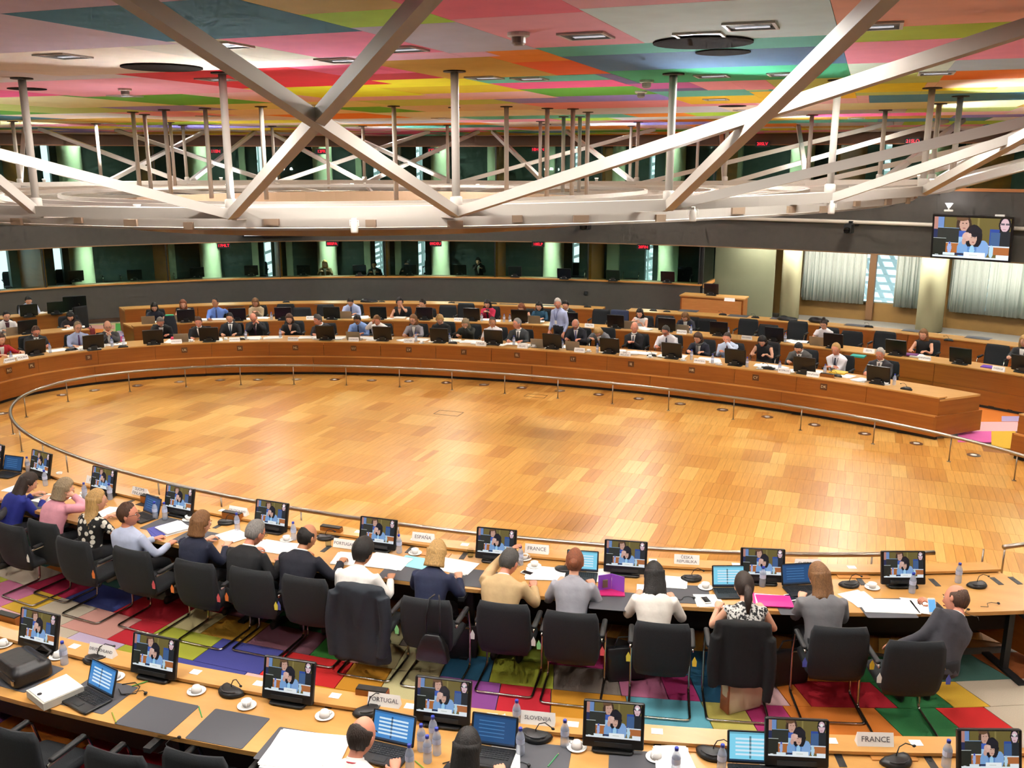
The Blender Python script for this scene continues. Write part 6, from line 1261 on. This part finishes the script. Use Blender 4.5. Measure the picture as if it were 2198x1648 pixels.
# papers on the near desks
for px, py, w_, h_, rz, n in [(40, 1050, .3, .25, .3, 3), (110, 1072, .35, .28, .2, 3), (235, 1100, .25, .3, .2, 3), (372, 1135, .30, .28, -.4, 8), (500, 1152, .33, .26, -.3, 3), (595, 1175, .5, .28, .1, 3), (745, 1200, .28, .3, .2, 3), (830, 1207, .46, .32, -.1, 4), (975, 1215, .42, .30, -.15, 3), (1180, 1232, .48, .3, .05, 3), (1060, 1265, .2, .28, .3, 2), (1285, 1235, .22, .3, .2, 2), (1440, 1250, .3, .26, 0, 3), (1520, 1290, .25, .26, .1, 2), (1845, 1285, .25, .3, .3, 2), (1905, 1300, .5, .28, -.05, 3), (1965, 1300, .24, .3, -.2, 2), (1390, 1270, .2, .3, .1, 2)]:
    paper_at(px, py, D1B, 'before ' + who(px, py + 20), w_, h_, rz, n)
for px, py, w_, h_, rz, lb in [(655, 1612, .55, .42, .08, 'spread wide left of the red lanyard'), (1445, 1630, .24, .3, .1, 'beside the right cups of the nearest desk'), (1085, 1625, .18, .3, .1, 'between laptop and bottle at the bottom edge'), (1690, 1650, .3, .3, .3, 'curling up at the bottom edge before a monitor')]: paper_at(px, py, D2B, lb, w_, h_, rz, 3, z=.757)
paper_at(890, 1208, D1B, 'before the white shirt', .34, .26, -.15, 2, M('#8fd0dc', .6), word='pale blue folder', name='document_folder', cat='folder'); paper_at(350, 1138, D1B, 'under white sheets before the leaning light blue shirt', .30, .28, -.5, 3, M('#3a3f9a', .6), word='blue folder', name='document_folder', cat='folder')
# papers and small folders on the far desks
def snap_desk(p, q, d):
    for F_, B_ in ((D1F, D1B), (D2F, D2B), (D3F, D3B)):
        if (p.x / (B_[0] + 1.0)) ** 2 + (p.y / (B_[1] + 1.0)) ** 2 < 1: return EP(off(F_, d), ET(q, F_))
    return q
for p, lb, yw in PEOPLE:
    if p.y > 0 and 'booth' not in lb and 'standing' not in lb:
        r = random.Random(lb + 'p'); d = rotz(yw) @ Vector((r.uniform(-.12, .12), .55, 0)); d = snap_desk(p, p + d, .70) - p; m_ = MB()
        for k_ in range(3): m_.box((r.uniform(-.03, .03), r.uniform(-.03, .03), .002 + .004 * k_), (r.choice((.3, .42, .5)), .28, .004), r.uniform(-.2, .2))
        o = m_.build('paper_stack', PAPER); o.location = (p.x + d.x, p.y + d.y, .751); o.rotation_euler.z = yw; tag(o, uniq('white papers before ' + short(lb)), 'papers')
for p, lb, yw in PEOPLE:
    if p.y > -1 and 'booth' not in lb and 'standing' not in lb:
        r = random.Random(lb + 'q'); d = rotz(yw) @ Vector((r.choice((-1, 1)) * r.uniform(.24, .34), r.uniform(.62, .76), 0)); d = snap_desk(p, p + d, r.uniform(.45, .6)) - p; m_ = MB()
        for k_ in range(r.choice((2, 5, 9))): m_.box((r.uniform(-.02, .02), r.uniform(-.02, .02), .002 + .004 * k_), (.21, .297, .004), r.uniform(-.25, .25))
        o = m_.build('document_pile', PAPER); o.location = (p.x + d.x, p.y + d.y, .752); o.rotation_euler.z = yw + r.uniform(-.5, .5); tag(o, uniq('small pile of white documents beside ' + short(lb)), 'documents')
for px, py, col, lb in [(381, 726, '#c01c4c', 'red folder on papers before the covered face'), (1842, 765, '#1f9a8a', 'teal folder on the far second desk'), (2124, 789, '#6a3fae', 'purple folder at the right end of the far second desk'), (1955, 762, '#6a2a6e', 'dark purple folder before the lone black sleeveless top'), (1800, 800, '#d8b03a', 'yellow folder under the folded arms'), (1645, 792, '#1c1d20', 'black folder right of the black sleeveless dress')]:
    q = G(px, py, .77); o = MB().box((0, 0, .014), (.30, .24, .028)).box((0, 0, .03), (.28, .22, .004)).build('document_folder', M(col, .5)); o.location = (q[0], q[1], .766); o.rotation_euler.z = yaw_in(q, D1B); tag(o, lb, 'folder')
# ---------------------------------------------------------------- fittings of the desks (parts)
strip_m = MB().box((0, 0, .001), (.055, .17, .004)).box((0, .03, .004), (.02, .03, .003)).mesh('control_strip', M('#232427', .5)); stick = MB().box((0, 0, .001), (.085, .07, .002)).mesh('sticker', PAPER)
lidm = MB().box((0, 0, .004), (.32, .12, .008)).mesh('hatch_lid', W_EDGE)
def fit(me, nm, px, py, z, e, root, dz=0.):
    q = G(px, py, z)
    if nm == 'sticker': q = EP(off(e, .07), ET(q, e))
    ob(nm, me, root, (q[0], q[1], z + dz), yaw_in(q, e))
for px, py in [(995, 1193), (880, 1180), (1848, 1248), (2006, 1250), (2139, 1247), (2179, 1246), (1105, 1215), (1430, 1245), (700, 1178), (470, 1128), (330, 1095), (275, 1078)]: fit(strip_m, 'control_strip', px, py, .751, D1F, DESK1)
for px, py in [(166, 1394), (282, 1424), (418, 1453), (558, 1479), (714, 1507), (872, 1532), (1048, 1551), (1226, 1573), (1411, 1597), (1600, 1616), (1803, 1630), (1999, 1637), (30, 1352)]: fit(strip_m, 'control_strip', px, py, .751, D2F, DESK2)
for px, py in [(192, 1368), (440, 1424), (570, 1451), (730, 1475), (886, 1501), (1057, 1523), (1230, 1545), (1411, 1564), (1595, 1579), (1792, 1593), (1980, 1601)]: fit(stick, 'sticker', px, py, .79, D2F, DESK2, .0005)
for px, py in [(325, 1068), (470, 1098), (765, 1148), (890, 1162), (1000, 1175), (1100, 1190), (1415, 1210), (1480, 1216), (1600, 1220), (1715, 1224), (1860, 1228)]: fit(stick, 'sticker', px, py, .79, D1F, DESK1, .0005)
for px, py in [(225, 1407), (487, 1463), (1165, 1568), (1520, 1606), (1915, 1622)]: fit(lidm, 'hatch_lid', px, py, .751, D2F, DESK2)
for px, py in [(935, 1190), (1560, 1230), (1830, 1236)]: fit(lidm, 'hatch_lid', px, py, .751, D1F, DESK1)
# pencils, earpieces and cables
for px, py, rz, col, lb in [(245, 1540, .9, '#8a9a2c', 'green pencil left of the empty desk pads'), (430, 1528, .75, '#2c9a4a', 'bright green pencil between the empty desk pads'), (305, 1466, -.6, '#4a9a3c', 'green pencil right of the cup by the laptop'), (1187, 1632, -.35, '#3c9a5c', 'green pencil at the bottom edge'), (905, 1645, .9, '#7aa83a', 'green pencil beside the bottle cluster')]:
    q = G(px, py, .755); place([('shaft', MB().tube([(0, -.08, .005), (0, .08, .005)], .0045, 6).mesh('shaft', M(col, .5)), []), ('tip', MB().tube([(0, .08, .005), (0, .095, .005)], [.0045, .001], 6).mesh('tip', M('#d9b98a', .6)), [])], 'pencil', (q[0], q[1], .752), yaw_in(q, D2B) + rz, lb, 'pencil')
ear = [('earpiece', MB().ball((0, 0, .012), (.018, .014, .011), 8, 6).mesh('earpiece', BLACK, True), []), ('cable', MB().tube([(.01, .0, .006), (.04, .05, .004), (.02, .10, .004), (-.05, .13, .004), (-.04, .2, .004)], .003, 5).mesh('cable', BLACK, True), [])]
for px, py, e, lb in [(2143, 1297, D1B, 'black earpiece on the bare end of the inner desk'), (2078, 1310, D1B, 'black earpiece right of the charcoal suit with the phone'), (313, 1490, D2B, 'black earpiece at the corner of the empty pad'), (385, 1585, D2B, 'black earpiece at the edge of the nearest desk'), (1135, 1645, D2B, 'black earpiece beside the lower bottles'), (1490, 1285, D1B, 'black earpiece right of the white jacket')]: thing_at(ear, 'earpiece', px, py, .756, e, lb, 'earpiece', rz=random.Random(px).uniform(0, 3))
cb = MB().tube([(0, 0, .006), (.08, .06, .006), (.16, .02, .006), (.2, -.07, .006), (.1, -.12, .006), (.02, -.06, .006)], .004, 6).mesh('cable', BLACK, True)
for px, py, lb in [(262, 1470, 'coiled black cable beside the open laptop of the nearest desk'), (950, 1640, 'black cable between laptop and bottles')]: thing_at([('cable', cb, [])], 'cable', px, py, .752, D2B, lb, 'cable')
# ---------------------------------------------------------------- bags and hung clothes
LEATH = M('#17171a', .4, var=.1, scale=20, bump=.2)
def soft(parts_fn, name, loc, yw, label, cat, mat, vox=.014, extra=()):
    r = empty(name, loc, yw); tag(r, label, cat); m_ = MB(); parts_fn(m_); remeshed(m_, extra[0][0] if False else 'body', mat, r, vox, 3)
    for nm, me in extra: ob(nm, me, r)
    return r
def briefcase(m_): m_.rbox((0, 0, .075), (.44, .32, .15), .05, n=4); m_.rbox((0, -.03, .155), (.36, .22, .05), .05, n=4)
q = G(50, 1448, .757)
soft(briefcase, 'briefcase', (q[0], q[1], .757), yaw_in(q, D2B) - .3, 'black soft briefcase lying on the left end of the nearest desk', 'briefcase', LEATH, .012, (('handle', MB().tube([(-.09, .15, .12), (-.08, .21, .15), (.08, .21, .15), (.09, .15, .12)], .012, 8).mesh('handle', LEATH, True)), ('zip', MB().tube([(-.21, -.155, .09), (0, -.165, .1), (.21, -.155, .09)], .005, 6).mesh('zip', M('#3a3a3e', .3, .5), True)), ('buckle', MB().box((.19, -.165, .07), (.03, .01, .04)).mesh('buckle', CHROME))))
def tote(m_): m_.loft([[(x * w, y * d, z) for x, y in ((-1, -1), (1, -1), (1, 1), (-1, 1))] for z, w, d in ((0, .17, .06), (.02, .18, .07), (.28, .20, .05), (.34, .19, .03))])
for px, py, lb, col in [(1343, 1432, 'black shoulder bag on the carpet left of the chair of the white jacket', LEATH), (1692, 1440, 'black bag on the carpet between the printed top and the grey sweater', LEATH), (985, 1385, 'dark bag on the carpet under the inner desk behind the second navy jacket', LEATH)]:
    q = G(px, py, .12); soft(tote, 'handbag', (q[0], q[1], .006), yaw_in(q, D1B) + .3, lb, 'bag', col, .014, (('strap', MB().tube([(-.13, 0, .32), (-.08, 0, .44), (.08, 0, .44), (.13, 0, .32)], .008, 6).mesh('strap', LEATH, True)),))
q = G(1592, 1495, .12); soft(tote, 'tote_bag', (q[0], q[1], .008), yaw_in(q, D1B) + .5, 'beige and tan tote bag on the carpet behind the printed top', 'bag', M('#c2b394', .7), .014, (('side_panel', MB().box((-.185, 0, .16), (.012, .12, .3)).mesh('side_panel', M('#9a5a3c', .6))), ('strap', MB().tube([(-.12, 0, .33), (-.06, 0, .45), (.06, 0, .45), (.12, 0, .33)], .007, 6).mesh('strap', M('#9a5a3c', .6), True))))
def on_chair(w_, fn, name, label, cat, mat, extra=()):
    c_ = NCH[w_]; return soft(fn, name, c_.location, c_.rotation_euler.z, label, cat, mat, .014, extra)
def hbag(m_): m_.loft([[(x * w + .08, -.33 + y * d, z) for x, y in ((-1, -1), (1, -1), (1, 1), (-1, 1))] for z, w, d in ((.34, .13, .03), (.36, .16, .05), (.48, .14, .055), (.58, .10, .035), (.62, .07, .02))])
on_chair('the second navy jacket', hbag, 'handbag', 'black leather handbag hanging on the chair of the second navy jacket', 'bag', LEATH, (('strap', MB().tube([(.02, -.33, .60), (.03, -.35, .80), (.05, -.31, .965), (.08, -.24, .975)], .008, 6).mesh('strap', LEATH, True)), ('strap', MB().tube([(.15, -.33, .60), (.16, -.34, .80), (.15, -.31, .96), (.12, -.24, .975)], .008, 6).mesh('strap', LEATH, True))))
def drape(m_, prof, n=36, ph=0.):
    rings = []
    for z, w, d, y in prof:
        r = []
        for k in range(n):
            a = PI2 * k / n; f = .014 * math.sin(5 * a + ph + z * 4) * min(1, (1.0 - z) * 3) + .006 * math.sin(11 * a + ph); ca, sa = math.cos(a), math.sin(a)
            r.append(((w + f) * math.copysign(abs(ca) ** .7, ca), y + (d + f) * math.copysign(abs(sa) ** .8, sa), z))
        rings.append(r)
    m_.loft(rings)
def coat(m_):
    drape(m_, [(.985, .20, .03, -.27), (.97, .245, .065, -.27), (.90, .27, .075, -.275), (.75, .275, .06, -.285), (.55, .28, .055, -.29), (.38, .295, .06, -.30), (.24, .30, .065, -.30), (.20, .28, .05, -.30)])
    limb(m_, [(-.25, -.30, .90), (-.30, -.33, .62), (-.27, -.35, .26)], [.065, .058, .05]); limb(m_, [(.25, -.30, .90), (.29, -.33, .64), (.24, -.36, .30)], [.065, .058, .05]); m_.add([(-.06, -.355, .95), (.10, -.36, .95), (.02, -.375, .60), (-.02, -.375, .60), (-.06, -.33, .95), (.10, -.33, .95), (.02, -.34, .60), (-.02, -.34, .60)], [(0, 1, 2, 3), (7, 6, 5, 4), (0, 4, 5, 1), (1, 5, 6, 2), (2, 6, 7, 3), (3, 7, 4, 0)])
on_chair('the white shirt', coat, 'suit_jacket', 'dark navy suit jacket hung over the chair of the white shirt', 'jacket', M('#1c232c', .85, var=.15, scale=8, bump=.3))
def cardi(m_):
    drape(m_, [(.985, .19, .03, -.27), (.97, .24, .06, -.27), (.88, .255, .065, -.275), (.70, .262, .052, -.285), (.50, .268, .05, -.29), (.40, .262, .045, -.29), (.37, .25, .035, -.29)], ph=1.3)
    limb(m_, [(.23, -.30, .85), (.26, -.31, .52), (.23, -.31, .24)], [.055, .048, .042]); limb(m_, [(-.23, -.30, .85), (-.26, -.31, .58), (-.24, -.31, .36)], [.055, .048, .042])
on_chair('the printed top', cardi, 'cardigan', 'black cardigan hung over the chair of the printed top', 'cardigan', M('#0f0f11', .95, var=.1, scale=30, bump=.3))
def pile(m_): m_.ball((0, 0, .05), (.28, .16, .07), 14, 8); m_.ball((.1, .03, .09), (.14, .11, .06), 12, 8); m_.ball((-.15, -.02, .06), (.12, .1, .05), 10, 6)
for px, py, e, lb, nm in [(792, 648, D3F, 'black coat bundled on the outer desk behind the middle row', 'coat'), (1690, 686, D3F, 'flat black coat on the outer desk below the curtains', 'coat'), (1757, 689, D3F, 'black bag on the outer desk behind the white tee shirt', 'handbag')]:
    q = G(px, py, .79); soft(pile, nm, (q[0], q[1], .752), yaw_in(q, e), lb, 'coat' if nm == 'coat' else 'bag', LEATH, .02)
q = G(366, 706, .8); soft(lambda m_: m_.loft([ell_ring(Vector((0, 0, z)), Vector((1, 0, 0)), Vector((0, 1, 0)), w, d, 12) for z, w, d in ((.44, .15, .1), (.8, .17, .11), (1.0, .15, .09), (1.14, .12, .06))]), 'coat', (q[0], q[1], 0), yaw_in(q, D1B), 'dark coat draped over a chair back right of the covered face', 'coat', M('#1a1e26', .85), .02, (('lining', MB().rbox((0, 0, 1.15), (.2, .11, .03), .03).mesh('lining', M('#3fae7a', .7))),))
q = G(175, 690, .6); o = soft(lambda m_: m_.rbox((0, 0, .60), (.42, .07, .85), .05, n=3), 'coat', (q[0], q[1], 0), yaw_in(q, D3F) + .5, 'long black coat hanging at the end of the far left outer desk', 'coat', M('#121214', .85), .02, (('hook', MB().tube([(0, 0, 1.02), (0, 0, 1.08), (.03, 0, 1.1)], .006, 6).mesh('hook', CHROME, True)),))
q = G(194, 722, .3); soft(lambda m_: m_.rbox((0, 0, .28), (.26, .18, .5), .05, n=3), 'rucksack', (q[0], q[1], .006), 0, 'wine red bag standing in the far left aisle', 'bag', M('#7a2226', .7), .02, (('strap', MB().tube([(-.08, 0, .5), (-.05, 0, .6), (.05, 0, .6), (.08, 0, .5)], .01, 6).mesh('strap', BLACK, True)),))
finish_people()
